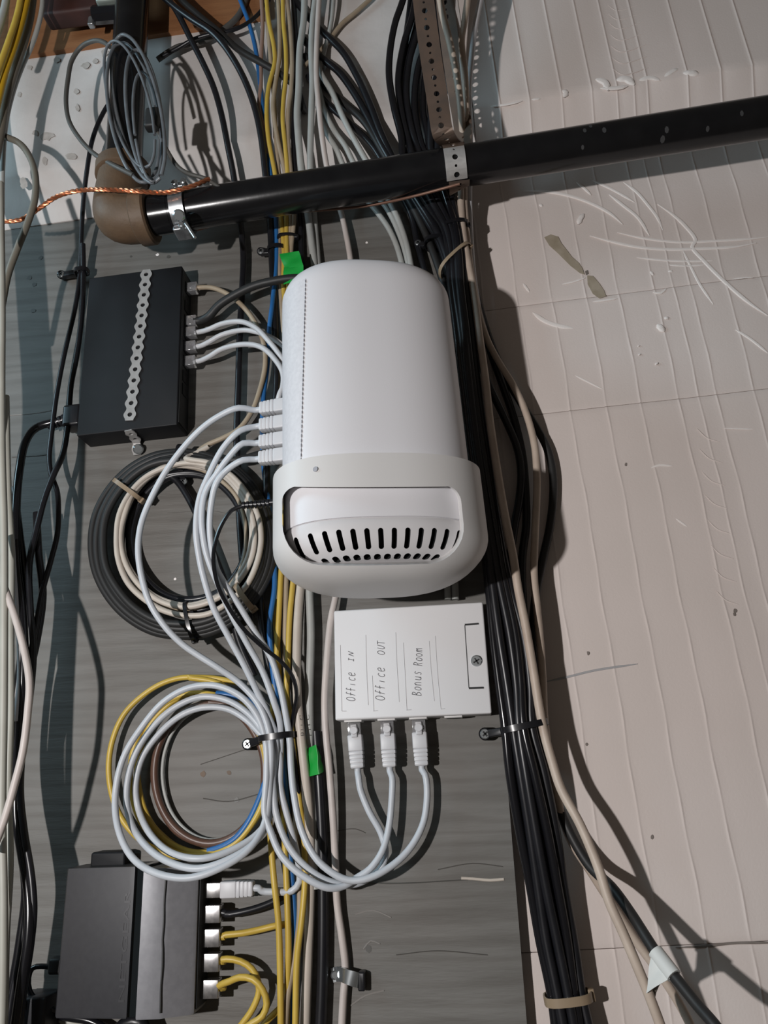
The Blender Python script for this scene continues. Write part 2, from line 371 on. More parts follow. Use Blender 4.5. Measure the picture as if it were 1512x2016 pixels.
for pts, r in [([(0, 145), (140, 148), (300, 178), (430, 225), (540, 285), (615, 350)], 2.0),
               ([(430, 80), (540, 130), (640, 185), (690, 215)], 1.6), ([(530, 165), (620, 235), (710, 310), (780, 420)], 1.9),
               ([(620, 90), (700, 150), (770, 230), (830, 310), (862, 385)], 1.8), ([(830, 225), (930, 295), (1000, 360), (1065, 450), (1045, 490), (1120, 580), (1250, 710), (1390, 830), (1512, 915)], 2.2),
               ([(410, 420), (560, 460), (720, 492), (900, 505), (1100, 500), (1300, 490), (1440, 465)], 1.8), ([(580, 400), (740, 435), (960, 460), (1200, 452), (1400, 440), (1512, 428)], 1.6),
               ([(700, 555), (860, 572), (1010, 578), (1170, 575)], 1.3), ([(890, 600), (1010, 608), (1120, 600)], 1.1), ([(975, 490), (1030, 600), (1085, 710), (1175, 845)], 1.5),
               ([(60, 895), (130, 945), (210, 975), (310, 992)], 2.6), ([(1310, 1000), (1400, 1055), (1512, 1145)], 1.5), ([(0, 715), (40, 770)], 1.4), ([(330, 90), (380, 130), (420, 170)], 1.6),
               ([(240, 720), (310, 705), (385, 680)], 1.1), ([(340, 350), (355, 310), (375, 285)], 3.0), ([(100, 225), (120, 240)], 1.8), ([(430, 828), (500, 820), (580, 808)], 1.2), ([(800, 770), (850, 775), (885, 745)], 1.3),
               ([(1290, 690), (1360, 680), (1420, 680)], 1.0), ([(828, 968), (850, 990), (872, 1012)], 3.4), ([(870, 930), (900, 928)], 1.8), ([(712, 1098), (716, 1104)], 1.3), ([(715, 1150), (722, 1158)], 1.6), ([(820, 1205), (830, 1215)], 2.0), ([(785, 640), (805, 665)], 1.5), ([(895, 640), (925, 640)], 1.5)]:
    mark(zz(pts), r)
def zf(pts): return [(830+x/2.217, 500+y/2.217) for x, y in pts]
for y0 in (760, 850, 950, 1050, 1160, 1270, 1370, 1470):
    mark(zf([(1200+(y0-760)*0.12, y0), (1245+(y0-760)*0.12, y0+42), (1300+(y0-760)*0.12, y0+60)]), 0.6, 'foam', flat=0.4)
for pts, r in [([(1000, 935), (1035, 922), (1095, 925)], 1.3), ([(1320, 760), (1450, 765)], 0.9), ([(670, 530), (730, 560), (790, 590)], 1.0), ([(1110, 1155), (1160, 1190)], 1.0)]: mark(zf(pts), r)
def stain(pts, m='stain', d=FD, parent=wall_right, name='stain'):
    V = [P(x, y, d+1.1) for x, y in pts]; c = np.mean(V, 0); n = len(V)
    obj(name, V+[c], [(i, (i+1) % n, n) for i in range(n)], m, parent, smooth=False)
stain(zz([(130, 430), (170, 412), (215, 425), (235, 465), (262, 500), (300, 550), (345, 590), (365, 620), (378, 660), (350, 652), (290, 605), (215, 530), (160, 480)]))
stain(zz([(395, 665), (430, 668), (470, 715), (500, 760), (512, 795), (470, 808), (430, 780), (398, 720)]))
stain(zz([(382, 640), (398, 632), (402, 655), (388, 664)]), 'grime')
for x, y, r in [(1447, 1202, 5), (1446, 1209, 4), (1158, 1286, 4), (1155, 1465, 3), (1232, 914, 3), (1284, 1648, 4)]:
    stain([(x+r*0.8*math.cos(a)*(0.7+0.5*random.random()), y+r*math.sin(a)*(0.8+0.5*random.random())) for a in np.arange(8)*math.pi/4], 'grime')
mark([(1070, 1343), (1112, 1334), (1170, 1320), (1255, 1307)], 1.0, 'rule', flat=0.4, name='pencil_line')
mark([(1330, 1866), (1400, 1862), (1440, 1857), (1530, 1856)], 1.0, 'grime', flat=0.5, name='dark_joint')

# upper foam slab with its chamfered lower edge
wall_top = thing('wall_top', 'upper white foam slab with a chamfered lower edge above the pipe', 'wall', (0, 0.01, 0.75), kind='structure')
UD = 30.0
l1 = 0.5*(uv(500, 282, UD)[1]+uv(1400, 138, UD)[1]); l2 = l1-0.052
up_u = [uv(x, 113, UD)[0] for x in (970, 1028, 1092, 1152, 1202, 1236, 1263, 1344, 1412, 1477)]
up_u += [up_u[-1]+0.045*k for k in range(1, 4)]
def slab(u0, u1, m, us, rag=1.0):
    cs = ncol(us, u0, u1, 0.008); V = []; Fc = []; nc = len(cs)
    prof = [(1.45, UD)] + [(l1+0.30-0.012*k, UD) for k in range(0, 25)] + [(l1+0.0015, UD), (l1-0.001, UD-1.5), ((l1+l2)/2, UD*0.5), (l2+0.002, 3.0), (l2, 1.0), (l2, -12.0)]
    for j, (v, d) in enumerate(prof):
        for u in cs:
            h = 0.5*math.sin(u*33+v*11)
            for k, q in enumerate(us):
                e = (u-q)/0.0010
                if abs(e) < 4: h += 0.8*math.exp(-e*e)
            vv = v
            if abs(v-l1) < 0.004: vv += rag*(0.0012*math.sin(u*170)+0.0009*math.sin(u*391)+0.0007*math.sin(u*77))
            V.append(on_foam(u, vv, d+h))
    for j in range(len(prof)-1):
        for i in range(nc-1): Fc.append((j*nc+i, (j+1)*nc+i, (j+1)*nc+i+1, j*nc+i+1))
    return obj('foam_slab', V, Fc, m, wall_top)
u_join = uv(930, 200, UD)[0]
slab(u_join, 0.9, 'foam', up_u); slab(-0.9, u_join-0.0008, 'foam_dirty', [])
def zt(pts): return [(830+x/2.217, y/2.217) for x, y in pts]
for pts, r in [([(760, 345), (800, 360), (815, 395)], 4.0), ([(850, 350), (890, 345), (930, 370)], 4.5), ([(950, 350), (1000, 340), (1040, 350)], 3.0), ([(1060, 335), (1100, 310), (1120, 300)], 3.0), ([(1140, 320), (1170, 320), (1210, 322)], 4.0), ([(615, 395), (630, 405), (620, 425)], 3.2),
               ([(300, 465), (380, 455), (440, 440)], 1.5), ([(480, 435), (520, 430)], 1.6), ([(780, 385), (850, 385), (900, 375)], 2.6)]:
    mark(zt(pts), r, d=UD-0.5, parent=wall_top, name='chipped_edge')
for y0 in (20, 60, 100, 150, 200, 250, 300): mark(zt([(810+y0*0.08, y0), (850+y0*0.1, y0+25), (960+y0*0.1, y0-5)]), 0.6, 'foam', d=UD, flat=0.4, parent=wall_top)
MT['blot'] = mat('foam_blot', (0.38, 0.35, 0.32), 0.8, c2=(0.56, 0.52, 0.49), scale=120, amt=0.8)
def blot(pts, m='blot'): stain(pts, m, UD, wall_top, 'grime_spot')
for cx_, cy_, rx, ry in [(92, 268, 14, 9), (142, 308, 13, 8), (150, 180, 6, 6), (168, 128, 9, 7), (188, 120, 6, 6), (126, 96, 16, 5), (70, 262, 7, 7), (88, 318, 6, 9), (152, 212, 5, 8), (58, 132, 6, 6), (38, 186, 5, 5), (46, 360, 9, 12), (220, 326, 8, 6), (112, 118, 8, 6), (206, 104, 8, 9)]:
    blot([(cx_+rx*math.cos(a)*(0.6+0.6*random.random()), cy_+ry*math.sin(a)*(0.6+0.6*random.random())) for a in np.arange(11)*2*math.pi/11])

# wooden sill above the foam
sill = thing('trim_1', 'orange wooden sill plate above the foam slab', 'sill plate', P(240, 80, 36), kind='structure')
sv = uv(240, 78, 36)[1]
sr = uv(528, 30, 36)[0]
V, Fc = box_at((sr-0.75)*U_+(sv+0.15)*V_+OUT*0.02, (U_, V_, OUT), (0.75, 0.15, 0.016)); obj('plank', V, Fc, 'wood', sill, smooth=False)
jc = P(150, 8, 62)
jo = thing('trim_2', 'dark red-brown timber block above the sill at the top left', 'timber', jc, kind='structure')
V, Fc = rbox(jc+EZ*0.018, (EX, EZ, OUT), (0.037, 0.045, 0.012), 0.004); obj('timber_block', V, Fc, 'darkwood', jo)

# ------------------------------------------------------------------ gas pipe, clamp, hanger strap
PR = 0.0203; PD = 75.0
pa, pb = P(300, 425, PD), P(1560, 223, PD); pax = (pb-pa)/np.linalg.norm(pb-pa)
gas = thing('gas_pipe', 'black steel gas pipe running across the photo with a brown cast elbow', 'pipe', pa)
V, Fc = tube_exact([pa-pax*0.012, pb+pax*0.7], [PR, PR], 40); obj('pipe_run', V, Fc, 'black_pipe', gas)
vt0, vt1 = P(243, 335, PD), P(264, -60, PD)
vax = (vt1-vt0)/np.linalg.norm(vt1-vt0)
V, Fc = tube_exact([vt0, vt1+vax*0.3], [PR*0.97, PR*0.97], 36); obj('pipe_riser', V, Fc, 'black_pipe', gas)
corner = pa - pax*((pa-vt0).dot(pax)+0.0)          # where run and riser meet
e0 = pa-pax*0.004; e1 = vt0
ec = spline([e0, e0-pax*0.012, (pa-pax*0.036)+vax*0.006, vt0-vax*0.014+(-pax)*0.0, vt0], 0.003)
V, Fc = tube(ec, 0.0262, 28); el = obj('elbow', V, Fc, 'iron', gas)
for q, ax in ((e0, pax), (vt0, vax)):
    V, Fc = tube_exact([q-ax*0.013, q-ax*0.011, q+ax*0.002, q+ax*0.004], [0.0262, 0.0292, 0.0292, 0.027], 32); obj('collar', V, Fc, 'iron', el)
V, Fc = tube_exact([e0+pax*0.004, e0+pax*0.026], [PR+0.0005, PR+0.0005], 36); obj('threaded_end', V, Fc, 'black_pipe', gas)
for x, y, s_ in [(1150, 264, 3), (1162, 256, 3), (1188, 262, 3.5), (1312, 256, 3.5), (1310, 278, 4), (1396, 254, 3), (1148, 290, 2.5), (1458, 226, 3)]:
    c = P(x, y, PD+16); t_ = (c-pa).dot(pax); ctr = pa+pax*t_; n_ = (c-ctr); n_ /= np.linalg.norm(n_); c = ctr+n_*(PR+0.0002); s2_ = np.cross(n_, pax)
    obj('paint_speck', [c+s_*0.0006*(math.cos(a)*pax+1.6*math.sin(a)*s2_) for a in np.arange(7)*2*math.pi/7], [tuple(range(7))], 'speck', gas)
vv = thing('pipe_valve', 'grey-green valve body with a black nut beside the vertical pipe', 'valve', P(215, 20, 70))
V, Fc = rbox(P(216, 0, 74), (EX, EZ, OUT), (0.014, 0.012, 0.010), 0.004); obj('valve_body', V, Fc, 'valve', vv)
V, Fc = tube_exact([P(186, 30, 68), P(234, 26, 68)], [0.0105, 0.0105], 8); obj('hex_nut', V, Fc, 'blackgloss', vv, smooth=False)
V, Fc = rbox(P(181, 44, 66), (EX, EZ, OUT), (0.004, 0.007, 0.004), 0.002); obj('lever', V, Fc, 'zinc', vv)

def around_pipe(t_, a, r): # point on circle of radius r round the pipe axis; a = 0 towards viewer
    s_ = np.cross(OUT, pax); s_ /= np.linalg.norm(s_); o_ = np.cross(pax, s_); 
    return pa+pax*t_+r*(math.cos(a)*o_*np.sign(o_.dot(OUT))+math.sin(a)*(s_ if s_[2] > 0 else -s_))
# ground clamp
tcl = (P(360, 395, PD)-pa).dot(pax)
gc = thing('ground_clamp', 'galvanised grounding clamp bolted round the black pipe by the elbow', 'clamp', around_pipe(tcl, 0, PR))
for a0, a1, nm in ((-85, 85, 'saddle'), (95, 265, 'saddle')):
    c = [around_pipe(tcl, math.radians(a), PR+0.0022) for a in np.linspace(a0, a1, 22)]
    V, Fc = ribbon(c, pax, 0.0075, 0.003); obj(nm, V, Fc, 'zinc', gc)
for sgn in (1, -1):
    q = around_pipe(tcl, math.radians(90*sgn), PR+0.008)
    V, Fc = rbox(q, (pax, OUT, np.cross(pax, OUT)), (0.0078, 0.009, 0.003), 0.0015); obj('ear', V, Fc, 'zinc', gc)
    for e in (-0.0048, 0.0048) if sgn == 1 else (0.003,):
        V, Fc = cyl(q+pax*e+OUT*0.006, q+pax*e+OUT*0.0135, 0.0036, 14, bev=0.001); obj('bolt_head', V, Fc, 'screw', gc)
q = around_pipe(tcl, math.radians(-62), PR+0.009)
V, Fc = cyl(P(352, 424, 100), P(352, 424, 108), 0.0062, 18, bev=0.0016); obj('round_nut', V, Fc, 'screw', gc)
V, Fc = tube_exact([P(362, 434, 96), P(384, 468, 94)], [0.0022, 0.0018], 10); obj('clamp_screw', V, Fc, 'screw', gc)
# twisted copper ground wire (two strands)
cw = [(-14, 437, 84), (14, 436, 84), (42, 432, 84), (76, 411, 88), (110, 388, 96), (150, 376, 100), (200, 373, 106), (260, 376, 107), (325, 379, 106), (352, 374, 104), (385, 364, 102), (412, 352, 96)]
cc = spline(tr(cw), 0.0012); t_, U2, W2 = frames(cc)
gw_ = thing('ground_wire', 'twisted bare copper ground wire led across the elbow into the clamp', 'wire', cc[0])
for k in range(3):
    ph = np.arange(len(cc))*0.42+k*2*math.pi/3
    V, Fc = tube(cc+0.0013*(np.cos(ph)[:, None]*U2+np.sin(ph)[:, None]*W2), 0.00125, 6); obj('strand', V, Fc, 'copper', gw_)
cable('copper_wire', 'thin tarnished copper wire strung under the black pipe', 'wire', 'oldcopper', 1.5,
      [(380, 455, 40), (470, 430, 40), (560, 419, 42), (640, 413, 44), (700, 408, 48), (752, 400, 55), (820, 385, 70), (880, 369, 80), (905, 362, 82)])

# perforated straps
def perforated(name_, label_, cl, wdir, cells, hw, th, m, parent=None, scallop=0.0, pname='strap_leaf', rng=(0, 9999)):
    """cl: dense centreline; cells: list of (length, hole radius) repeated"""
    cl = np.array(cl); L = np.concatenate([[0], np.cumsum(np.linalg.norm(np.diff(cl, axis=0), axis=1))])
    def at(s): return np.array([np.interp(s, L, cl[:, k]) for k in range(3)])
    mb = MB(); s = 0; i = 0
    while s+cells[i % len(cells)][0] <= L[-1]:
        ln, hr = cells[i % len(cells)]; i += 1
        if not rng[0] <= i-1 < rng[1]: s += ln; continue
        wc = hw*(1-scallop); ca = math.atan2(wc, ln/2)
        aa = sorted([ca, math.pi-ca, math.pi+ca, -ca]+[2*math.pi*(k+0.5)/36 for k in range(36)], key=lambda q: q % (2*math.pi)); n = len(aa)
        ring = []
        for k in range(n):
            a = aa[k]; dx, dy = math.cos(a), math.sin(a)
            best = 1e9
            lo, hi = 0.0, 0.05
            for _ in range(18):
                mid = (lo+hi)/2; x, y = dx*mid, dy*mid
                w_ = hw*(1-scallop*0.5*(1-math.cos(2*math.pi*x/ln)))
                if abs(x) <= ln/2 and abs(y) <= w_: lo = mid
                else: hi = mid
            ring.append((dx*hr, dy*hr, dx*lo, dy*lo))
        def pt(x, y, q):
            p = at(s+ln/2+x); t = at(min(s+ln/2+x+0.001, L[-1]))-at(max(s+ln/2+x-0.001, 0)); t /= np.linalg.norm(t)
            wd = np.array(wdir)-t*np.dot(wdir, t); wd /= np.linalg.norm(wd); nn = np.cross(t, wd)
            return p+wd*y+nn*q*th/2
        V = []
        for q in (1, -1):
            for r4 in ring: V += [pt(r4[0], r4[1], q), pt(r4[2], r4[3], q)]
        Fc = []
        for k in range(n):
            k2 = (k+1) % n; a, b, c, d = 2*k, 2*k+1, 2*k2+1, 2*k2; N = 2*n
            Fc += [(a, b, c, d), (N+d, N+c, N+b, N+a), (a, d, N+d, N+a), (b, N+b, N+c, c)]
        mb.add(V, Fc); s += ln
    return mb.build(pname, m, parent)
tst = (P(899, 330, PD+20)-pa).dot(pax)
hs = thing('hanger_strap', 'rusty perforated hanger strap looped round the black pipe and rising to the top', 'strap', around_pipe(tst, 0, PR))
arc = [around_pipe(tst, math.radians(a), PR+0.0018) for a in np.linspace(-75, 60, 16)]
fl = arc+[P(872, 262, 112), P(862, 200, 122), P(848, 110, 136), P(836, 20, 152), P(828, -60, 165), P(806, -330, 210)]
c_ = spline(fl, 0.002)
perforated(None, None, c_, pax, [(0.0102, 0.0028), (0.0066, 0.0013)], 0.0105, 0.0012, 'strap', hs, pname='bright_strap_end', rng=(0, 4))
perforated(None, None, c_, pax, [(0.0102, 0.0028), (0.0066, 0.0013)], 0.0105, 0.0012, 'rust', hs, rng=(4, 9999))
arc2 = [around_pipe(tst+0.002, math.radians(a), PR+0.0018) for a in np.linspace(-80, -200, 14)]
bl = arc2+[P(912, 268, 58), P(900, 180, 66), P(888, 100, 80), P(878, 20, 95), P(870, -60, 108), P(846, -330, 150)]
perforated(None, None, spline(bl, 0.002), pax+OUT*0.5, [(0.0095, 0.0027), (0.0070, 0.0013)], 0.0105, 0.0012, 'rust', hs)

# ------------------------------------------------------------------ devices
def face_frame(tl, tr_, brc, blc, d):
    """rectangle frame on the front face given four pixel corners at depth d (mm)"""
    a, b, c, e = P(*tl, d), P(*tr_, d), P(*brc, d), P(*blc, d)
    ctr = (a+b+c+e)/4; r_ = ((b-a)+(c-e))/2; u_ = ((a-e)+(b-c))/2
    W, H = np.linalg.norm(r_), np.linalg.norm(u_)
    ang = 0.5*(math.atan2(r_[2], r_[0])+math.atan2(-u_[0], u_[2]))
    ax, az = plane_axes(ang)
    return ctr, ax, az, W/2, H/2
class Fr:
    def __init__(s, c, ax, az, w, h): s.c, s.ax, s.az, s.w, s.h = c, ax, az, w, h
    def p(s, x, z, o=0.0): return s.c+s.ax*x+s.az*z+OUT*o           # metres from face centre, o = out of the face
def px_on(fr, px, py, o=0.0):
    d = -(fr.c[1])*1000+o*1000; q = P(px, py, d)-fr.c; return q.dot(fr.ax), q.dot(fr.az)

def rj45(root, tip, axis, up, m_plug='clear', boot='white_c', latch=True, size=1.0):
    """modular plug with boot; tip = mouth of the jack, axis = towards the cable, up = latch side; returns cable start"""
    axis = axis/np.linalg.norm(axis); up = up-axis*up.dot(axis); up /= np.linalg.norm(up); sd = np.cross(axis, up)
    V, Fc = rbox(tip+axis*0.004*size, (sd, up, axis), (0.0058*size, 0.0042*size, 0.008*size), 0.0006); pl = obj('plug', V, Fc, m_plug, root)
    if not boot: return tip+axis*0.012*size
    if latch:
        V, Fc = rbox(tip+axis*0.008+up*0.0056, (sd, axis, up), (0.0028, 0.0055, 0.0010), 0.0009); obj('latch', V, Fc, boot, pl)
        V, Fc = cyl(tip+axis*0.0075+up*0.0052, tip+axis*0.0075+up*0.0072, 0.0036, 16, bev=0.0006); obj('latch_pad', V, Fc, boot, pl)
    c0 = tip+axis*0.011
    V, Fc = rbox(c0+axis*0.007, (sd, up, axis), (0.0064, 0.0050, 0.007), 0.0012); b = obj('boot', V, Fc, boot, root)
    mb = MB()
    for k in range(4):
        q = c0+axis*(0.0155+0.0034*k); s_ = 1-0.03*k
        mb.add(*rbox(q, (sd, up, axis), (0.0062*s_, 0.0049*s_, 0.0015), 0.0005, 2))
    mb.add(*rbox(c0+axis*0.0200, (sd, up, axis), (0.0056, 0.0043, 0.0080), 0.0012, 2))
    mb.build('boot_rib', boot, b)
    return c0+axis*0.027

# --- upper switch
sw_d = 29.0
fc = Fr(*face_frame((177, 549), (361, 521), (346, 836), (149, 859), sw_d))
sw = thing('network_switch', 'black metal network switch strapped to the board under the pipe elbow', 'network switch', fc.p(0, 0, -0.029))
V, Fc = rbox(fc.p(0, 0, -0.0145), (fc.ax, fc.az, OUT), (fc.w, fc.h, 0.0145), 0.0012); obj('case', V, Fc, 'switch', sw)
V, Fc = rbox(fc.p(fc.w+0.0003, 0, -0.0145), (fc.az, OUT, fc.ax), (fc.h*0.96, 0.0125, 0.0006), 0.0004); pp = obj('port_panel', V, Fc, 'dark_inside', sw)
SWP = []
for y in (569, 605, 634, 656, 684, 713, 742, 768):
    x_, z_ = px_on(fc, 372, y, -0.014); SWP.append(z_)
    V, Fc = rbox(fc.p(fc.w+0.0008, z_, -0.014), (fc.az, OUT, fc.ax), (0.0066, 0.0058, 0.0008), 0.0004); obj('jack', V, Fc, 'switch', sw)
# power plug on the left side
x_, z_ = px_on(fc, 150, 825, -0.014)
pw = thing('power_cable', 'thick black power cord plugged into the left side of the strapped switch', 'power cord', fc.p(-fc.w, z_, -0.014))
V, Fc = rbox(fc.p(-fc.w-0.010, z_, -0.013), (fc.ax, fc.az, OUT), (0.010, 0.0125, 0.0105), 0.003); obj('plug', V, Fc, 'black', pw)
mb = MB()
for k in range(5): mb.add(*tube_exact([fc.p(-fc.w-0.020-0.0042*k, z_-0.0012*k, -0.012), fc.p(-fc.w-0.0225-0.0042*k, z_-0.0012*k-0.0006, -0.012)], [0.0062-0.0004*k]*2, 14))
mb.build('strain_relief', 'black', pw)
s0 = fc.p(-fc.w-0.018, z_, -0.012)
V, Fc = tube(spline([s0]+tr([(72, 842, 22), (52, 866, 30), (38, 925, 40), (31, 1020, 46), (33, 1110, 50), (43, 1200, 54), (47, 1290, 55), (42, 1400, 52), (36, 1500, 50), (32, 1600, 50), (44, 1680, 52), (57, 1760, 56), (57, 1840, 58), (44, 1930, 58), (28, 2040, 58)])), 0.0041, 12); obj('lead', V, Fc, 'blackgloss', pw)
# perforated strap over the switch
pstr = thing('plumbers_strap', 'grey scalloped perforated metal strap screwed down over the black switch', 'strap', P(270, 690, sw_d))
cl = spline([P(289, 531, sw_d+0.9), P(277, 640, sw_d+0.9), P(265, 740, sw_d+0.9), P(252, 850, sw_d+0.9)], 0.002)
perforated(None, None, cl, fc.ax, [(0.01325, 0.0025)], 0.0068, 0.0012, 'strap', pstr, scallop=0.36)
cl = spline([P(252, 847, sw_d+0.9), P(257, 853, sw_d-4), P(262, 858, 18), P(268, 868, 7), P(270, 880, 3), P(270, 900, 2.2), P(269, 915, 2.0)], 0.001)
perforated(None, None, cl, fc.ax, [(0.013, 0.0021)], 0.0058, 0.0012, 'strap', pstr, scallop=0.3, pname='strap_tail')
V, Fc = cyl(P(272, 884, 3), P(272, 884, 8), 0.0055, 18, bev=0.0014); obj('screw', V, Fc, 'screw', pstr)

# --- lower desktop switch
def router_pts():
    o0 = P(106, 1996, 36); ang = math.atan2((P(276, 1706, 44)-P(259, 2006, 44))[0]*-1, (P(276, 1706, 44)-P(259, 2006, 44))[2])
    return o0, ang
rt_c = (P(276, 1706, 44)+P(259, 2006, 44))/2; dv = P(276, 1706, 44)-P(259, 2006, 44)
RH = np.linalg.norm(dv)/2; raz = dv/np.linalg.norm(dv); rax = np.array([raz[2], 0, -raz[0]])
def rp(x, z, d): return np.array([rt_c[0], 0, rt_c[2]])+rax*x+raz*z+OUT*d
lx = np.mean([(P(132, 1703, 38)-rt_c).dot(rax), (P(106, 1993, 38)-rt_c).dot(rax)]); rx_ = np.mean([(P(393, 1733, 30)-rt_c).dot(rax), (P(380, 2009, 30)-rt_c).dot(rax)])
rt = thing('desktop_switch', 'dark grey desktop network switch at the bottom left with shielded plugs', 'network switch', rp(0, -RH, 0.0))
def prism(prof, z0, z1, bev=0.0012):
    n = len(prof); V = []; Fc = []
    c = np.mean(prof, 0)
    lev = [(z0, 0.985), (z0+bev, 1), (z1-bev, 1), (z1, 0.985)]
    for z, k in lev:
        for x, d in prof: V.append(rp(c[0]+(x-c[0])*k, z, c[1]+(d-c[1])*k))
    for i in range(3):
        for k in range(n): k2 = (k+1) % n; Fc.append((i*n+k, i*n+k2, (i+1)*n+k2, (i+1)*n+k))
    Fc += [tuple(range(n-1, -1, -1)), tuple(3*n+k for k in range(n))]
    return V, Fc
V, Fc = prism([(lx, 0.004), (-0.0045, 0.004), (-0.0045, 0.0435), (-0.009, 0.0435), (lx+0.002, 0.0385), (lx, 0.036)], -RH, RH); obj('front_cover', V, Fc, 'router', rt)
gx1 = np.mean([(P(329, 1731, 42)-rt_c).dot(rax), (P(312, 1990, 42)-rt_c).dot(rax)])
V, Fc = prism([(0.0025, 0.004), (rx_, 0.004), (rx_, 0.031), (rx_-0.002, 0.033), (gx1+0.003, 0.0405), (gx1, 0.0425), (0.003, 0.0435), (0.0025, 0.042)], -RH-0.001, RH-0.002); obj('rear_cover', V, Fc, 'router2', rt)
V, Fc = prism([(-0.0045, 0.004), (0.0025, 0.004), (0.0025, 0.0375), (-0.0045, 0.0405)], -RH, RH); obj('light_strip', V, Fc, 'dark_glass', rt)
mbr = MB()
cl = [rp(gx1+0.0002*math.sin(k*1.3)+(0.0005 if k > 8 else 0), RH*0.92-k*RH*1.86/16, 0.0428) for k in range(17)]
V, Fc = tube(spline(cl), 0.0008, 6); obj('crease', V, Fc, 'dark_inside', rt)
V, Fc = rbox(rp(rx_+0.0006, 0, 0.0165), (raz, OUT, rax), (RH*0.97, 0.012, 0.0008), 0.0005); obj('port_panel', V, Fc, 'dark_inside', rt)
V, Fc = rbox(P(222, 1692, 12), (rax, raz, OUT), (0.0155, 0.007, 0.010), 0.002); obj('mounting_tab', V, Fc, 'switch', rt)
# raised brand lettering reading upwards next to the strip
TV, TF = text_mesh('NETGEAR', 0.0070, 0.0004)
tx0, tx1 = min(v[0] for v in TV), max(v[0] for v in TV); kx = 0.079/(tx1-tx0)
lcx = (P(246, 1862, 43.6)-rt_c).dot(rax); lcz = (P(246, 1862, 43.6)-rt_c).dot(raz)
obj('lettering', [rp(lcx-v[1], lcz+v[0]*kx, 0.0435-0.0002+v[2]+ (0.0)) for v in TV], TF, 'letter', rt, smooth=False)

# --- junction box
bd = 28.0
bx = Fr(*face_frame((657, 1203), (951, 1184), (968, 1405), (660, 1418), bd))
jb = thing('junction_box', 'white surface-mount network jack box with pencilled room names', 'jack box', bx.p(0, -bx.h, -0.028))
V, Fc = rbox(bx.p(0, 0, -0.013), (bx.ax, bx.az, OUT), (bx.w, bx.h, 0.013), 0.0016, 4); cov = obj('cover', V, Fc, 'box_white', jb)
V, Fc = rbox(bx.p(0.002, -0.001, -0.0265), (bx.ax, bx.az, OUT), (bx.w-0.002, bx.h-0.0012, 0.0014), 0.0006); obj('base', V, Fc, 'white_cradle', jb)
def onb(px, py, o=0.0): x, z = px_on(bx, px, py, o); return bx.p(x, z, o)
def line_on(pts, r, m, name, parent, o=0.0001, flat=0.35):
    mb = MB()
    for st in pts:
        c = spline([onb(x, y, o) for x, y in st], 0.0006) if len(st) > 2 else np.array([onb(*st[0], o), onb(*st[1], o)])
        V, Fc = tube(c, r, 5); mb.add(V, Fc)
    return mb.build(name, m, parent)
line_on([[(915, 1230), (942, 1228)]], 0.0009, 'dark_inside', 'tab_slot', cov)
line_on([[(923, 1355), (952, 1354)]], 0.0009, 'dark_inside', 'tab_slot', cov)
line_on([[(915, 1231), (923, 1354)]], 0.00045, 'dark_inside', 'tab_slot', cov)
V, Fc = cyl(onb(938, 1301, -0.001), onb(938, 1301, 0.0016), 0.0049, 20, bev=0.0008); scw = obj('screw', V, Fc, 'screw', jb)
for a in (0.5, 0.5+math.pi/2):
    V, Fc = box_at(onb(938, 1301, 0.0017), (plane_axes(a)[0], plane_axes(a)[1], OUT), (0.003, 0.0006, 0.0002)); obj('screw_slot', V, Fc, 'dark_inside', scw, smooth=False)
line_on([[(720, 1250), (721, 1300), (725, 1388)], [(779, 1245), (781, 1300), (786, 1382)], [(845, 1262), (848, 1310), (855, 1380)], [(857, 1252), (861, 1320), (868, 1396)], [(794, 1265), (797, 1320), (801, 1398)], [(733, 1330), (736, 1400)], [(670, 1270), (673, 1400)],
         [(673, 1400), (682, 1400)], [(735, 1400), (744, 1399)], [(800, 1398), (810, 1397)], [(868, 1396), (876, 1395)]], 0.00022, 'rule', 'moulded_line', cov)
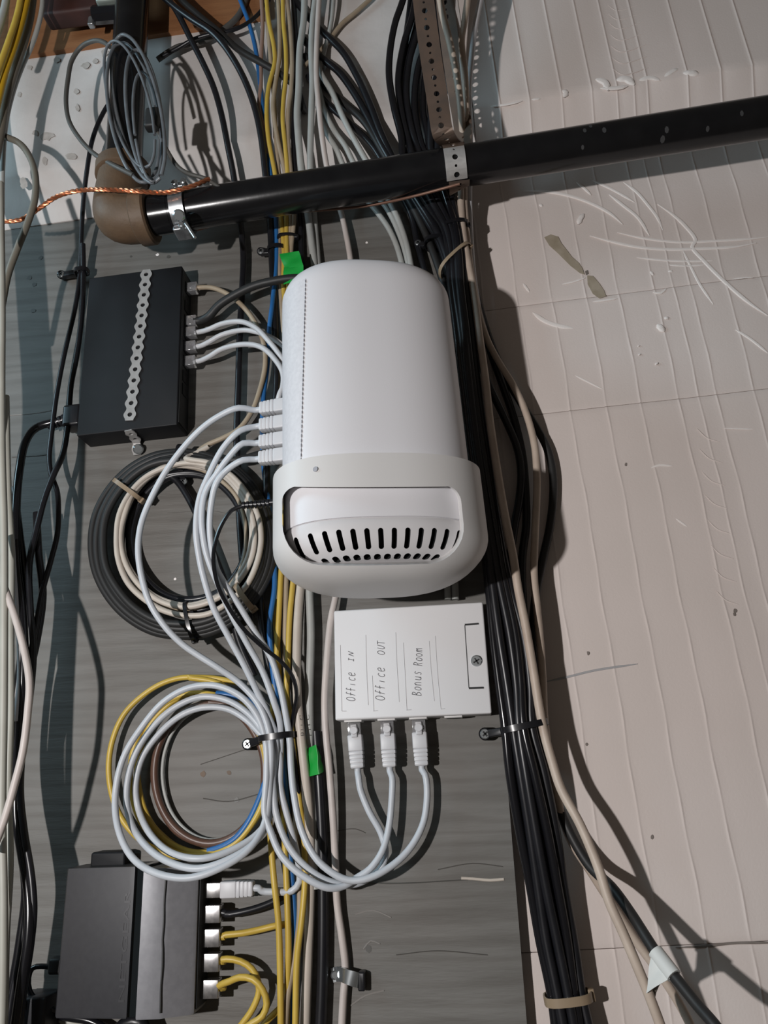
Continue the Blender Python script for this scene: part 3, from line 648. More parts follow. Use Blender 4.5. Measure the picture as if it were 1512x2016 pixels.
# pencil handwriting, letters as strokes in a unit cell (x along the line of writing, y up)
def arcp(cx_, cy_, rx, ry, a0, a1, n=9): return [(cx_+rx*math.cos(math.radians(a)), cy_+ry*math.sin(math.radians(a))) for a in np.linspace(a0, a1, n)]
GL = {'O': [arcp(.5, .5, .42, .5, 80, 440, 14)], 'F': [[(.2, 0), (.22, .5), (.25, 1)], [(.25, 1), (.85, 1.05)], [(.2, .5), (.7, .55)]], 'f': [[(.75, .95), (.5, 1.05), (.38, .7), (.3, 0)], [(.1, .5), (.75, .55)]],
      'i': [[(.4, 0), (.45, .55)]], 'I': [[(.5, 0), (.5, .9)], [(.25, 0), (.75, 0)], [(.25, .9), (.75, .9)]], 'c': [arcp(.55, .35, .38, .35, 50, 310)], 'e': [[(.15, .35), (.5, .4), (.85, .5), (.7, .75), (.4, .7), (.15, .35), (.35, 0), (.85, .1)]],
      'N': [[(.15, 0), (.2, .9)], [(.2, .9), (.75, .05)], [(.75, .05), (.85, .95)]], 'U': [[(.15, 1), (.2, .25), (.5, 0), (.8, .25), (.85, 1)]], 'T': [[(.5, 0), (.5, 1)], [(.05, 1), (.95, 1.02)]],
      'B': [[(.2, 0), (.25, 1)], [(.25, 1), (.75, .9), (.6, .6), (.25, .52)], [(.25, .52), (.85, .35), (.7, .05), (.2, 0)]], 'o': [arcp(.5, .35, .36, .35, 80, 440, 12)], 'n': [[(.2, 0), (.2, .65)], [(.2, .45), (.5, .7), (.75, .5), (.8, 0)]],
      'u': [[(.2, .65), (.25, .1), (.55, 0), (.8, .2), (.82, .65)], [(.82, .65), (.85, 0)]], 's': [[(.8, .6), (.45, .7), (.3, .5), (.7, .25), (.55, 0), (.2, .08)]], 'R': [[(.2, 0), (.25, 1)], [(.25, 1), (.8, .9), (.65, .55), (.22, .5)], [(.45, .5), (.85, 0)]],
      'm': [[(.1, 0), (.12, .65)], [(.12, .45), (.35, .68), (.48, .4), (.5, 0)], [(.5, .45), (.75, .68), (.9, .4), (.92, 0)]]}
def writing(words, x_base, parent):
    """words: list of (text, y_start, y_end, height px, lean); text climbs the cover, baseline on the right of the glyphs"""
    mb = MB()
    for s, y0, y1, hpx, xb in words:
        n = len(s); stp = (y1-y0)/n
        for i, ch in enumerate(s):
            for st in GL[ch]:
                pts = [onb(xb - gy*hpx + (i*0.0), y0+stp*(i+gx*0.80+gy*0.22*(1+0.5*math.sin(i*2.1)))+0*gx, 0.00012) for gx, gy in st]
                c = spline(pts, 0.0005) if len(pts) > 2 else np.array(pts)
                mb.add(*tube(c, 0.00029, 5))
    return mb.build('handwriting', 'ink', parent)
writing([('Office', 1381, 1322, 17, 699), ('IN', 1304, 1282, 11, 696)], 0, cov)
writing([('Office', 1380, 1312, 18, 757), ('OUT', 1290, 1260, 14, 757)], 0, cov)
writing([('Bonus', 1371, 1320, 18, 829), ('Room', 1312, 1275, 17, 831)], 0, cov)
JK = []
for x in (697, 762, 824, 893):
    q = onb(x, 1414, -0.014); xx = (q-bx.c).dot(bx.ax); JK.append(xx)
    V, Fc = rbox(bx.p(xx, -bx.h-0.0004, -0.014), (bx.ax, OUT, bx.az), (0.0078, 0.0075, 0.0012), 0.0006); j_ = obj('jack', V, Fc, 'white_cradle', jb)
    V, Fc = rbox(bx.p(xx, -bx.h-0.0014, -0.014), (bx.ax, OUT, bx.az), (0.006, 0.0048, 0.0004), 0.0002); obj('jack_mouth', V, Fc, 'dark_inside', j_)

# --- wall-mounted gateway
gX, gA, gD, gB, gN, gZ, gR, gT, gY, gRt = -0.0062, 0.0768, 0.1000, 0.0510, 2.7, 0.4128, 0.040, 0.16, -0.25, 0.0224
HB = -0.274
def G(x, y, h):
    X = x*math.cos(gY)-y*math.sin(gY); Y = x*math.sin(gY)+y*math.cos(gY)
    return np.array([gX+X*math.cos(gR)-h*math.sin(gR), -(gD+Y), gZ+X*math.sin(gR)+h*math.cos(gR)])
def sup(th, a, b, n=None):
    n = gN if n is None else n; c, s = math.cos(th), math.sin(th)
    return a*math.copysign(abs(c)**(2/n), c), b*math.copysign(abs(s)**(2/n), s)
NT = 144
def gloft(levels, close=True, off=0.0, name=None, flip=False):
    V = []; Fc = []
    for h, ix, iy in levels:
        k = 1-gT*h
        for i in range(NT):
            x, y = sup(2*math.pi*i/NT, max(gA*k-ix+off, 1e-4), max(gB*k-iy+off, 1e-4)); V.append(G(x, y, h))
    for j in range(len(levels)-1):
        for i in range(NT):
            i2 = (i+1) % NT; Fc.append((j*NT+i2, j*NT+i, (j+1)*NT+i, (j+1)*NT+i2))
    if close: Fc.append(tuple(range(NT))); Fc.append(tuple((len(levels)-1)*NT+i for i in range(NT-1, -1, -1)))
    return V, Fc
gtw = thing('gateway', 'tall white rounded internet gateway in a wall bracket at the centre', 'gateway', G(0, 0, HB))
HS = -0.2445                                             # seam between shell and base
top = []
for k in range(9):
    a = math.radians(90*k/8); ins = gRt*(1-math.sin(a)); top.append((-gRt*(1-math.cos(a)), ins, ins*0.35))
body = [(0, gRt+0.02, 0.02)]+top[0:]+[(h, 0, 0) for h in np.linspace(-0.03, HS, 14)]
V, Fc = gloft(body+[(HS-0.0002, 0.004, 0.004)]); obj('shell', V, Fc, 'white_plastic', gtw)
def bowl(h0, depth, inset, n=9, end=88):
    return [(h0-depth*math.sin(math.radians(q)), inset*(1-math.cos(math.radians(q))), inset*0.62*(1-math.cos(math.radians(q)))) for q in np.linspace(0, end, n)]
bb = bowl(HS-0.006, 0.024, 0.030)
outer = [(HS, 0.0012, 0.0012), (HS-0.001, 0.0004, 0.0004)]+bb
V1, F1 = gloft(outer, off=-0.0004); base = obj('base', V1, F1, 'white_matte', gtw)
# vent slots cut into the base
def slot_cutter(rows):
    mb = MB()
    for x, h, yfac, ln, wd, tilt in rows: pass
    return mb
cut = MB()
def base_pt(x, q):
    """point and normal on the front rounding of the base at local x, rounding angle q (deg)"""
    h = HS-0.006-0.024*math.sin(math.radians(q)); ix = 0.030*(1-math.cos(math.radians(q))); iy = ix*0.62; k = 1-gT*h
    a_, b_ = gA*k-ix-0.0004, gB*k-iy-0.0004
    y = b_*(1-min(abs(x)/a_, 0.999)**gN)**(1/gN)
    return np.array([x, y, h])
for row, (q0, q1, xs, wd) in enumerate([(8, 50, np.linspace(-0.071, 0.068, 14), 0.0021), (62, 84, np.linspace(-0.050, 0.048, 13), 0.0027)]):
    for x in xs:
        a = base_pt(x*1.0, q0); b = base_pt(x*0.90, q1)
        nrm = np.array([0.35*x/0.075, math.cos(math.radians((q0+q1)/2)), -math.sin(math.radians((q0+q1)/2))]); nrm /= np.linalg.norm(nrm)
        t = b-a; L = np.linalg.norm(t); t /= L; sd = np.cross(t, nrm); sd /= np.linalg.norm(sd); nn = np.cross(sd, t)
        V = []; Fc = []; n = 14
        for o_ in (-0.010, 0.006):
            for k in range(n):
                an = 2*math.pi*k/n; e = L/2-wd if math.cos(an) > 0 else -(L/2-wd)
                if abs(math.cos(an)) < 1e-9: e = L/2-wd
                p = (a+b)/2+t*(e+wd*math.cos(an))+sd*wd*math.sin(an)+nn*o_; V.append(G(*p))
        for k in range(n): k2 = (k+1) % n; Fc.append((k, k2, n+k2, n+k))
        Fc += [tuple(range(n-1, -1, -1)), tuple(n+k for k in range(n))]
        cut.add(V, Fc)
def boolean(o, mb, m):
    c = mb.build('cutter', m, None)
    o.data.materials.append(MT[m])
    md = o.modifiers.new('b', 'BOOLEAN'); md.operation = 'DIFFERENCE'; md.object = c; md.solver = 'EXACT'
    try: md.material_mode = 'TRANSFER'
    except Exception: pass
    bpy.context.view_layer.update()
    dg = bpy.context.evaluated_depsgraph_get(); me = bpy.data.meshes.new_from_object(o.evaluated_get(dg))
    o.modifiers.clear(); old = o.data; o.data = me; bpy.data.meshes.remove(old); bpy.data.objects.remove(c)
    me.polygons.foreach_set('use_smooth', [True]*len(me.polygons)); me.set_sharp_from_angle(angle=math.radians(35))
boolean(base, cut, 'dark_inside')  # slot walls coloured near-black to imitate the shade inside
# edge strip with stitched dots on the left
def shell_pt(th, h, off=0.0):
    k = 1-gT*h; ix = 0.0
    if h > -gRt: ix = gRt-math.sqrt(max(gRt*gRt-(h+gRt)**2, 0))
    x, y = sup(th, gA*k-ix+off, gB*k-ix*0.35+off); return G(x, y, h)
ths = np.linspace(math.radians(132), math.radians(190), 26); hs_ = np.linspace(-0.020, -0.194, 24)
V = [shell_pt(t+math.radians(8.0*(-h-0.022)/0.17), h, 0.0005) for h in hs_ for t in ths]; n = len(ths)
obj('edge_strip', V, [(j*n+i, j*n+i+1, (j+1)*n+i+1, (j+1)*n+i) for j in range(len(hs_)-1) for i in range(n-1)], 'seam', gtw)
mb = MB()
for h in np.arange(-0.022, -0.19, -0.0042):
        th_ = 132.0+8.0*(-h-0.022)/0.17
        c = shell_pt(math.radians(th_), h, 0.0007); c2 = shell_pt(math.radians(th_), h-0.0022, 0.0007); mb.add(*tube(np.array([c, (c+c2)/2, c2]), 0.00045, 5))
mb.build('stitching', 'dot', gtw)
# cradle: a cup with a large opening at its lower front
def cup(off):
    return [(-0.1955, 0, 0), (-0.1965, 0, 0)] , off
prof = [(-0.1950, 0.0, 0.0)]+[(h, 0, 0) for h in np.linspace(-0.198, -0.252, 10)]+bowl(-0.252, 0.038, 0.062, 14, 86)
Vo, Fo = gloft(prof, True, off=0.0085)
inner = [(-0.1930, 0, 0)]+[(h, 0, 0) for h in np.linspace(-0.198, -0.252, 10)]+bowl(-0.252, 0.034, 0.062, 14, 86)
cr = obj('cradle', Vo, Fo, 'white_cradle', gtw)
Vi, Fi = gloft(inner, True, off=0.0048); cutm = MB(); cutm.add(Vi, Fi); boolean(cr, cutm, 'white_cradle')
# opening cutter: rounded prism along a forward-and-down direction
fdir = np.array([0, math.cos(math.radians(24)), -math.sin(math.radians(24))]); udir = np.array([0, math.sin(math.radians(24)), math.cos(math.radians(24))])
def vproj(p): return p[1]*udir[1]+p[2]*udir[2]
kk = 1-gT*(-0.215)
topv = vproj(np.array([0, gB*kk+0.006, -0.2155])); botv = topv-0.0665
hw = 0.0695; rr = 0.024; xo = -0.0112; n4 = 8; ring = []
for sx, sy, a0 in ((1, 1, 0), (-1, 1, 90), (-1, -1, 180), (1, -1, 270)):
    for k in range(n4+1):
        a = math.radians(a0+90*k/n4); r_ = rr*0.40 if sy > 0 else rr*1.15
        ring.append((sx*(hw-r_)+r_*math.cos(a), (topv+botv)/2+sy*((topv-botv)/2-r_)+r_*math.sin(a)))
V = []; n = len(ring)
for o_ in (0.030, 0.20):
    for x, v in ring:
        dsh = 0.009*(x/hw)**2 if v > (topv+botv)/2 else -0.003*(x/hw)**2
        p = np.array([x+xo, 0, 0])+udir*(v-dsh)+fdir*o_; V.append(G(*p))
base0 = np.array([0, 0, 0])
cutm = MB(); cutm.add(V, [(k, (k+1) % n, n+(k+1) % n, n+k) for k in range(n)]+[tuple(range(n-1, -1, -1)), tuple(n+k for k in range(n))]); boolean(cr, cutm, 'white_cradle')
V, Fc = rbox(G(0, -0.062, -0.245), (EX, EZ, OUT), (0.046, 0.046, 0.0), 0.001) if False else rbox(np.array([G(0, 0, -0.24)[0]+0.006, -0.027, G(0, 0, -0.225)[2]]), (EX, EZ, OUT), (0.044, 0.045, 0.024), 0.006); obj('bracket_plate', V, Fc, 'white_cradle', gtw)
V, Fc = cyl(shell_pt(math.radians(122), -0.206, 0.0084), shell_pt(math.radians(122), -0.206, 0.0091), 0.0022, 10); obj('moulded_mark', V, Fc, 'dot', gtw)
# embossed marks on the underside of the cradle, too worn to read
mb = MB()

# ------------------------------------------------------------------ cables
# --- far left run
cable('network_cable', 'pale greenish cable, leftmost at the left edge of the photo', 'cable', 'green_w', 3.3, [(1, 360, 118), (4, 600, 118), (3, 760, 116), (4, 900, 110), (8, 1050, 100), (8, 1250, 90), (7, 1400, 84), (4, 1600, 80), (7, 1800, 78), (2, 2050, 76)], 'cables at the left edge')
cable('network_cable', 'pale cable second from the left edge, beside the black cords', 'cable', 'green_w', 3.1, [(12, 780, 66), (16, 960, 66), (22, 1080, 66), (21, 1250, 66), (21, 1400, 66), (16, 1550, 66), (19, 1700, 66), (11, 1850, 66), (6, 2050, 66)], 'cables at the left edge')
cable('network_cable', 'pinkish white cable bowing out to the right at the left edge', 'cable', 'pink_c', 3.1, [(-16, 1050, 92), (2, 1135, 92), (30, 1215, 92), (50, 1290, 92), (58, 1345, 92), (55, 1400, 92), (45, 1480, 92), (30, 1540, 92), (10, 1610, 92), (-16, 1680, 92)], 'cables at the left edge')
cable('network_cable', 'thin white cable between the pale cables and black cords at the left', 'cable', 'white_c', 2.2, [(24, 1060, 58), (28, 1130, 58), (34, 1210, 58), (38, 1270, 58), (38, 1340, 56), (30, 1420, 56)], 'cables at the left edge')
for k, (x0, dd) in enumerate([(-10, 84), (-24, 84), (-38, 84), (-52, 84)]):
    cable('network_cable', '%s grey cable of the thick bunch passing just beyond the left edge' % ['first', 'second', 'third', 'fourth'][k], 'cable', 'olive_c', 5.6, [(x0-30, -40, dd), (x0-44, 200, dd), (x0-22, 400, dd), (x0-12, 600, dd), (x0-8, 800, dd), (x0-12, 1000, dd-10), (x0-16, 1200, dd-14)], 'bunch beyond the left edge')
cable('power_cable', 'bright yellow cable in the top left corner, left of its darker neighbour', 'cable', 'yellow_c', 3.6, [(46, -30, 110), (34, 30, 110), (16, 85, 112), (-2, 135, 112), (-24, 200, 112)], 'cables in the top left corner')
cable('power_cable', 'deep yellow cable in the top left corner', 'cable', 'gold_c', 3.6, [(60, -30, 104), (45, 35, 104), (27, 95, 104), (10, 145, 104), (-6, 210, 104), (-24, 280, 104)], 'cables in the top left corner')
cable('network_cable', 'white cable in the very top left corner', 'cable', 'lgrey_c', 4.2, [(18, -30, 112), (8, 20, 112), (-4, 60, 112), (-24, 110, 112)], 'cables in the top left corner')
cable('network_cable', 'light grey cable hanging right of the yellow cables in the top left corner', 'cable', 'lgrey_c', 2.8, [(86, -30, 90), (82, 20, 88), (72, 62, 86), (60, 95, 84), (44, 130, 82), (26, 180, 82), (12, 240, 82), (5, 330, 80), (4, 420, 78)], 'cables in the top left corner')
cable('power_cable', 'olive brown cable behind the yellow cables in the top left corner', 'cable', 'olive_c', 4.6, [(68, -30, 92), (58, 40, 92), (42, 100, 92), (26, 150, 92), (12, 200, 92), (2, 260, 92), (-12, 330, 92)], 'cables in the top left corner')
cable('power_cable', 'olive grey cable looping down the left side across the copper wire', 'cable', 'olive_c', 3.6, [(8, 268, 84), (38, 282, 86), (60, 312, 90), (70, 350, 92), (68, 395, 92), (54, 440, 90), (34, 490, 88), (16, 540, 86), (4, 600, 84), (-10, 660, 84)])
# --- black cords at the left
cable('power_cable', 'thin black cord, left strand below the screw tie beside the switch', 'power cord', 'black', 2.6, [(236, 178, 60), (208, 214, 58), (184, 268, 54), (172, 330, 48), (164, 400, 34), (160, 470, 22), (158, 535, 14), (148, 605, 15), (126, 700, 18), (111, 780, 20), (102, 850, 22), (97, 900, 24), (101, 935, 26), (112, 965, 26), (115, 1000, 28), (113, 1050, 32), (99, 1108, 38), (82, 1170, 44), (70, 1240, 48), (50, 1340, 50), (35, 1450, 50), (28, 1550, 50), (38, 1640, 50), (48, 1700, 50), (52, 1780, 50), (40, 1880, 50), (24, 1960, 50), (12, 2050, 50)], 'black cords on the left')
cable('power_cable', 'black cord, right strand below the screw tie beside the switch', 'power cord', 'black', 3.0, [(163, 480, 22), (164, 535, 15), (161, 620, 15), (151, 700, 16), (140, 756, 18), (133, 840, 22), (123, 896, 26), (105, 936, 32), (88, 981, 36), (72, 1043, 42), (58, 1110, 48), (60, 1200, 52), (66, 1280, 52), (58, 1380, 50), (44, 1480, 50), (40, 1560, 52), (48, 1640, 54), (61, 1720, 56), (66, 1790, 56), (60, 1860, 56), (46, 1950, 56), (36, 2050, 56)], 'black cords on the left')
cable('power_cable', 'black cord nearest the wall in the cluster left of the cable coils', 'power cord', 'blackgloss', 3.4, [(28, 960, 40), (40, 1060, 42), (52, 1160, 44), (44, 1270, 44), (30, 1390, 42), (22, 1500, 42), (28, 1590, 42), (43, 1680, 42), (50, 1760, 42), (38, 1860, 42), (22, 1960, 42), (14, 2050, 42)], 'black cords on the left')
cable('power_cable', 'dark cord hugging the board between the black strands and the coils', 'power cord', 'black', 3.6, [(72, 1010, 34), (76, 1090, 38), (84, 1170, 40), (72, 1260, 42), (52, 1350, 42), (40, 1450, 42), (34, 1560, 42), (44, 1650, 42), (56, 1740, 42), (46, 1850, 42), (30, 1960, 42), (22, 2050, 42)], 'black cords on the left')

# --- grey wire hank on the riser
for i, (cx_, cy_, rx, ry, dd, tl, ph) in enumerate([(262, 222, 47, 138, 101, 0.16, 0), (272, 214, 44, 146, 106, 0.20, 1.2), (284, 226, 34, 128, 104, 0.12, 2.0), (255, 205, 40, 125, 110, 0.24, 0.6), (290, 250, 26, 108, 109, 0.10, 3.0)]):
    pts = []
    for a in np.linspace(0, 2*math.pi*0.985, 19):
        x = rx*math.cos(a+ph); y = ry*math.sin(a+ph)
        pts.append((cx_+x+tl*y, cy_+y, dd+8*math.cos(a+ph)*(1 if i % 2 else -0.6)))
    cable('wire_loop', ['widest', 'tallest', 'middle', 'leftmost thin', 'rightmost thin'][i]+' loop of the grey wire hank on the vertical black pipe', 'wire loop', 'grey_c', 2.0 if i < 3 else 1.6, pts, 'loops of the grey wire hank')
cable('grey_wire', 'grey wire leaving the hank and curving left of the vertical pipe', 'wire', 'dgrey_c', 2.6, [(216, 92, 100), (206, 84, 98), (186, 80, 92), (160, 92, 86), (142, 118, 82), (134, 155, 80), (130, 200, 80), (136, 238, 82), (156, 272, 86), (182, 300, 92), (206, 316, 98), (236, 332, 104), (262, 345, 104)])
cable('grey_wire', 'grey wire end running from the hank to the ground clamp', 'wire', 'dgrey_c', 2.2, [(300, 225, 104), (312, 262, 102), (330, 298, 98), (350, 328, 96), (372, 342, 96), (405, 352, 94), (436, 372, 92)])
V, Fc = rbox(P(301, 236, 108), (EX, EZ, OUT), (0.0075, 0.013, 0.006), 0.003)
tag(obj('hook_tape', V, Fc, 'softblack'), 'black tape band wrapped round the grey wire hank', 'tape')

# --- top centre, black curves
cable('coaxial_cable', 'black cable curving down left of the yellow run, left of two', 'cable', 'black', 3.6, [(318, -30, 70), (352, 30, 66), (378, 82, 62), (400, 125, 58), (420, 170, 54), (436, 225, 50), (450, 295, 40), (461, 352, 26), (471, 425, 12), (479, 500, 10), (476, 580, 10), (472, 660, 10), (469, 760, 10), (466, 860, 10), (469, 960, 10), (474, 1060, 10), (482, 1150, 10), (492, 1230, 10)], 'black cables left of the yellow run')
cable('coaxial_cable', 'black cable curving down left of the yellow run, right of two', 'cable', 'black', 3.9, [(300, -30, 72), (340, 10, 70), (378, 38, 68), (415, 62, 66), (440, 88, 62), (473, 140, 56), (498, 200, 50), (513, 262, 44), (523, 345, 30), (531, 425, 14), (536, 520, 12), (541, 620, 10), (545, 720, 10), (542, 800, 10), (526, 900, 10), (524, 1040, 10), (512, 1160, 10), (518, 1240, 10), (532, 1330, 10), (548, 1430, 8)], 'black cables left of the yellow run')
cable('coaxial_cable', 'black cable slanting across the top towards the yellow run', 'cable', 'softblack', 4.0, [(340, -20, 60), (393, 32, 58), (430, 62, 56), (470, 98, 52), (508, 120, 48), (545, 142, 42), (580, 170, 38), (600, 220, 36)])
cable('thin_wire', 'thin black wire rising to the right near the top of the blue cable', 'wire', 'black', 2.4, [(318, 112, 44), (350, 95, 46), (380, 78, 50), (412, 68, 52), (440, 64, 52), (472, 54, 50), (495, 40, 48), (512, 24, 46), (530, 0, 44)])
cable('thin_wire', 'dark grey wire lying on the foam left of the two black curves', 'wire', 'dgrey_c', 3.6, [(310, 118, 38), (330, 104, 40), (352, 92, 40), (376, 88, 40), (404, 80, 40), (440, 58, 40), (470, 30, 40), (490, -20, 40)])
cable('network_cable', 'blue cable running down between the black cables and the yellow run', 'cable', 'blue_c', 2.7, [(462, -30, 46), (476, 8, 46), (490, 45, 46), (503, 95, 44), (516, 200, 40), (531, 330, 28), (542, 415, 14), (545, 500, 12), (536, 600, 14), (530, 650, 14), (526, 720, 12), (518, 790, 12), (518, 900, 10), (533, 1030, 12), (541, 1150, 15), (531, 1230, 17), (534, 1290, 17), (548, 1400, 10), (562, 1550, 8), (572, 1700, 8), (580, 1813, 8), (577, 1900, 8), (568, 2050, 8)])
cable('network_cable', 'dusty brown cable leftmost in the yellow run at the top', 'cable', 'brownpink_c', 2.6, [(514, -30, 48), (517, 50, 46), (514, 112, 44), (513, 175, 42), (510, 210, 42), (518, 252, 38), (533, 340, 26), (548, 425, 12), (552, 500, 10), (556, 600, 8), (562, 700, 8), (568, 850, 8)])
YG = 'yellow run beside the gateway'
cable('network_cable', 'yellow cable, left of the yellow pair above the pipe', 'cable', 'yellow_c', 2.7, [(523, -30, 52), (529, 40, 50), (539, 90, 48), (541, 122, 47), (529, 172, 46), (525, 220, 46), (529, 275, 42), (541, 340, 30), (553, 425, 15), (559, 500, 13), (558, 560, 12), (566, 640, 12), (574, 740, 12), (572, 860, 12), (562, 1000, 13), (553, 1134, 15), (550, 1196, 16), (545, 1284, 15), (538, 1380, 12), (532, 1500, 10), (530, 1600, 11), (534, 1668, 14), (540, 1738, 18), (548, 1813, 18), (551, 1888, 18), (553, 2050, 18)], YG)
cable('network_cable', 'yellow cable, right of the yellow pair above the pipe', 'cable', 'yellow_c', 2.7, [(557, -30, 52), (558, 40, 50), (563, 100, 48), (563, 150, 47), (558, 200, 46), (557, 240, 46), (562, 290, 40), (566, 345, 30), (564, 425, 17), (565, 500, 15), (570, 600, 12), (580, 740, 12), (588, 900, 12), (584, 1050, 14), (578, 1134, 16), (570, 1221, 17), (567, 1309, 16), (564, 1359, 14), (572, 1420, 12), (585, 1540, 11), (597, 1640, 12), (600, 1688, 14), (600, 1745, 16), (594, 1813, 18), (585, 1888, 18), (581, 2050, 18)], YG)
cable('network_cable', 'yellow cable emerging below the white coil, middle of three at the bottom', 'cable', 'yellow_c', 2.7, [(540, 1180, 10), (548, 1300, 9), (552, 1420, 8), (556, 1560, 8), (560, 1650, 10), (563, 1713, 12), (566, 1788, 14), (568, 1863, 14), (566, 1940, 12), (564, 2050, 10)], YG)
cable('network_cable', 'darker tan cable left of the yellow pair above the pipe', 'cable', 'tan_c', 2.6, [(520, -30, 44), (528, 60, 44), (534, 130, 42), (540, 200, 40), (544, 280, 36), (549, 345, 24), (551, 425, 12), (549, 500, 11), (553, 580, 10), (560, 680, 10), (566, 780, 8), (572, 900, 8)], YG)
cable('network_cable', 'beige cable bowing left between the two yellow cables above the pipe', 'cable', 'tan_c', 2.7, [(547, -30, 50), (550, 50, 48), (550, 112, 47), (541, 175, 46), (538, 212, 46), (547, 275, 42), (561, 340, 30), (572, 425, 16), (568, 500, 12), (566, 600, 8), (572, 740, 8), (574, 900, 8), (566, 1060, 10), (563, 1184, 13), (562, 1284, 12), (568, 1400, 9), (578, 1550, 7), (588, 1700, 7), (590, 1800, 8), (580, 1888, 10), (568, 1950, 12), (560, 2050, 14)], YG)
cable('network_cable', 'beige cable right of the yellow pair above the pipe', 'cable', 'tan_c', 2.7, [(562, -30, 50), (571, 50, 48), (575, 125, 46), (573, 175, 45), (567, 225, 44), (568, 290, 38), (573, 345, 28), (579, 425, 16), (573, 500, 12), (578, 600, 8), (590, 740, 8), (596, 900, 8)], YG)
cable('coaxial_cable', 'black cable behind the beige cable beside the grey run at the top', 'cable', 'black', 3.2, [(576, -30, 40), (583, 80, 40), (583, 170, 38), (578, 260, 36), (581, 340, 24), (590, 425, 8), (594, 520, 6), (600, 640, 6)])
GG = 'grey run above the gateway'
cable('network_cable', 'thick light grey cable, leftmost of the grey run above the gateway', 'cable', 'lgrey_c', 4.1, [(600, -30, 50), (598, 38, 48), (590, 100, 46), (588, 175, 45), (585, 225, 44), (589, 288, 40), (594, 340, 30), (606, 420, 14), (613, 475, 12), (620, 530, 10), (626, 640, 8), (618, 800, 8), (608, 980, 9), (596, 1110, 12)], GG)
cable('network_cable', 'light grey cable, middle of the grey run above the gateway', 'cable', 'lgrey_c', 3.8, [(624, -30, 48), (616, 38, 47), (613, 100, 46), (615, 160, 45), (613, 225, 44), (611, 335, 30), (618, 425, 8), (626, 520, 7), (636, 640, 7), (626, 850, 7), (612, 1050, 10), (609, 1150, 12), (612, 1250, 12), (609, 1380, 12), (612, 1500, 9), (618, 1620, 8), (622, 1750, 8)], GG)
cable('network_cable', 'white cable passing behind the pipe to the left of the jack box', 'cable', 'pink_c', 3.2, [(630, -30, 56), (624, 75, 54), (623, 150, 52), (628, 212, 50), (635, 275, 44), (645, 335, 30), (672, 420, 12), (681, 460, 12), (690, 512, 12), (700, 640, 9), (695, 850, 9), (678, 1050, 10), (661, 1174, 14), (651, 1222, 16), (643, 1309, 18), (639, 1384, 18), (642, 1446, 18), (648, 1510, 17), (655, 1600, 14), (660, 1690, 10), (664, 1780, 8), (673, 1843, 7), (680, 1908, 6), (676, 1963, 6), (672, 2050, 6)], GG)
cable('network_cable', 'thick beige cable with faded print below the left side of the gateway', 'cable', 'ivory_c', 4.1, [(600, 1080, 12), (594, 1134, 14), (587, 1209, 17), (584, 1310, 19), (586, 1384, 20), (592, 1446, 20), (599, 1509, 18), (607, 1590, 14), (612, 1690, 10), (610, 1790, 9), (606, 1890, 8), (600, 2050, 8)])
FG = 'fan of cables sweeping behind the pipe'
for lab, m, r, pts in [
    ('uppermost black cable of the fan sweeping right behind the pipe', 'black', 4.2, [(575, -10, 40), (600, 25, 40), (630, 58, 40), (673, 100, 40), (703, 150, 40), (728, 205, 40), (753, 270, 38), (785, 335, 30), (826, 400, 22), (860, 455, 22), (884, 520, 22), (902, 600, 18), (915, 700, 14), (930, 850, 12)]),
    ('second black cable of the fan sweeping right behind the pipe', 'black', 4.2, [(590, 70, 38), (630, 112, 38), (665, 140, 38), (698, 185, 38), (728, 238, 38), (753, 288, 36), (790, 352, 28), (832, 420, 18), (866, 480, 18), (890, 560, 16), (905, 660, 12), (920, 800, 10)]),
    ('third black cable of the fan sweeping right behind the pipe', 'softblack', 4.0, [(600, 110, 36), (643, 172, 36), (678, 204, 36), (715, 238, 36), (753, 298, 34), (795, 375, 22), (824, 430, 14), (850, 490, 12), (876, 570, 10), (896, 680, 10)]),
    ('lowest black cable of the fan sweeping right behind the pipe', 'black', 3.6, [(606, 150, 34), (640, 200, 34), (690, 245, 34), (735, 290, 32), (770, 350, 24), (808, 420, 10), (822, 480, 8), (838, 540, 8), (860, 640, 8)]),
    ('light grey cable leading the fan, uppermost of three beside the black ones', 'lgrey_c', 3.4, [(612, 70, 44), (630, 140, 44), (653, 180, 44), (675, 230, 43), (695, 270, 40), (722, 318, 32), (758, 380, 22), (783, 430, 16), (800, 480, 14), (812, 540, 12), (838, 700, 10), (870, 900, 10), (892, 1100, 10), (897, 1180, 10)]),
    ('light grey cable of the fan, middle of three beside the black ones', 'lgrey_c', 3.1, [(622, 150, 38), (640, 220, 38), (660, 260, 38), (680, 288, 36), (698, 324, 28), (735, 378, 16), (760, 408, 12), (784, 455, 12), (802, 512, 10), (828, 700, 10), (856, 900, 10), (878, 1100, 10), (882, 1180, 10)]),
    ('light grey cable of the fan, lowest of three beside the black ones', 'lgrey_c', 3.1, [(626, 210, 36), (643, 262, 36), (663, 295, 34), (676, 326, 26), (708, 378, 14), (733, 406, 10), (768, 455, 10), (790, 515, 9), (815, 700, 8), (835, 900, 8)])]:
    cable('network_cable', lab, 'cable', m, r, pts, FG)
cable('network_cable', 'pale cable crossing the foam to the upper right above the fan', 'cable', 'tan_c', 2.6, [(600, 130, 38), (640, 90, 36), (672, 48, 36), (705, 20, 36), (745, -20, 36)])
cable('network_cable', 'white cable hanging straight down beside the grey run at the top', 'cable', 'lgrey_c', 2.6, [(658, -30, 42), (656, 10, 42), (652, 45, 40), (640, 95, 38), (626, 150, 36)])

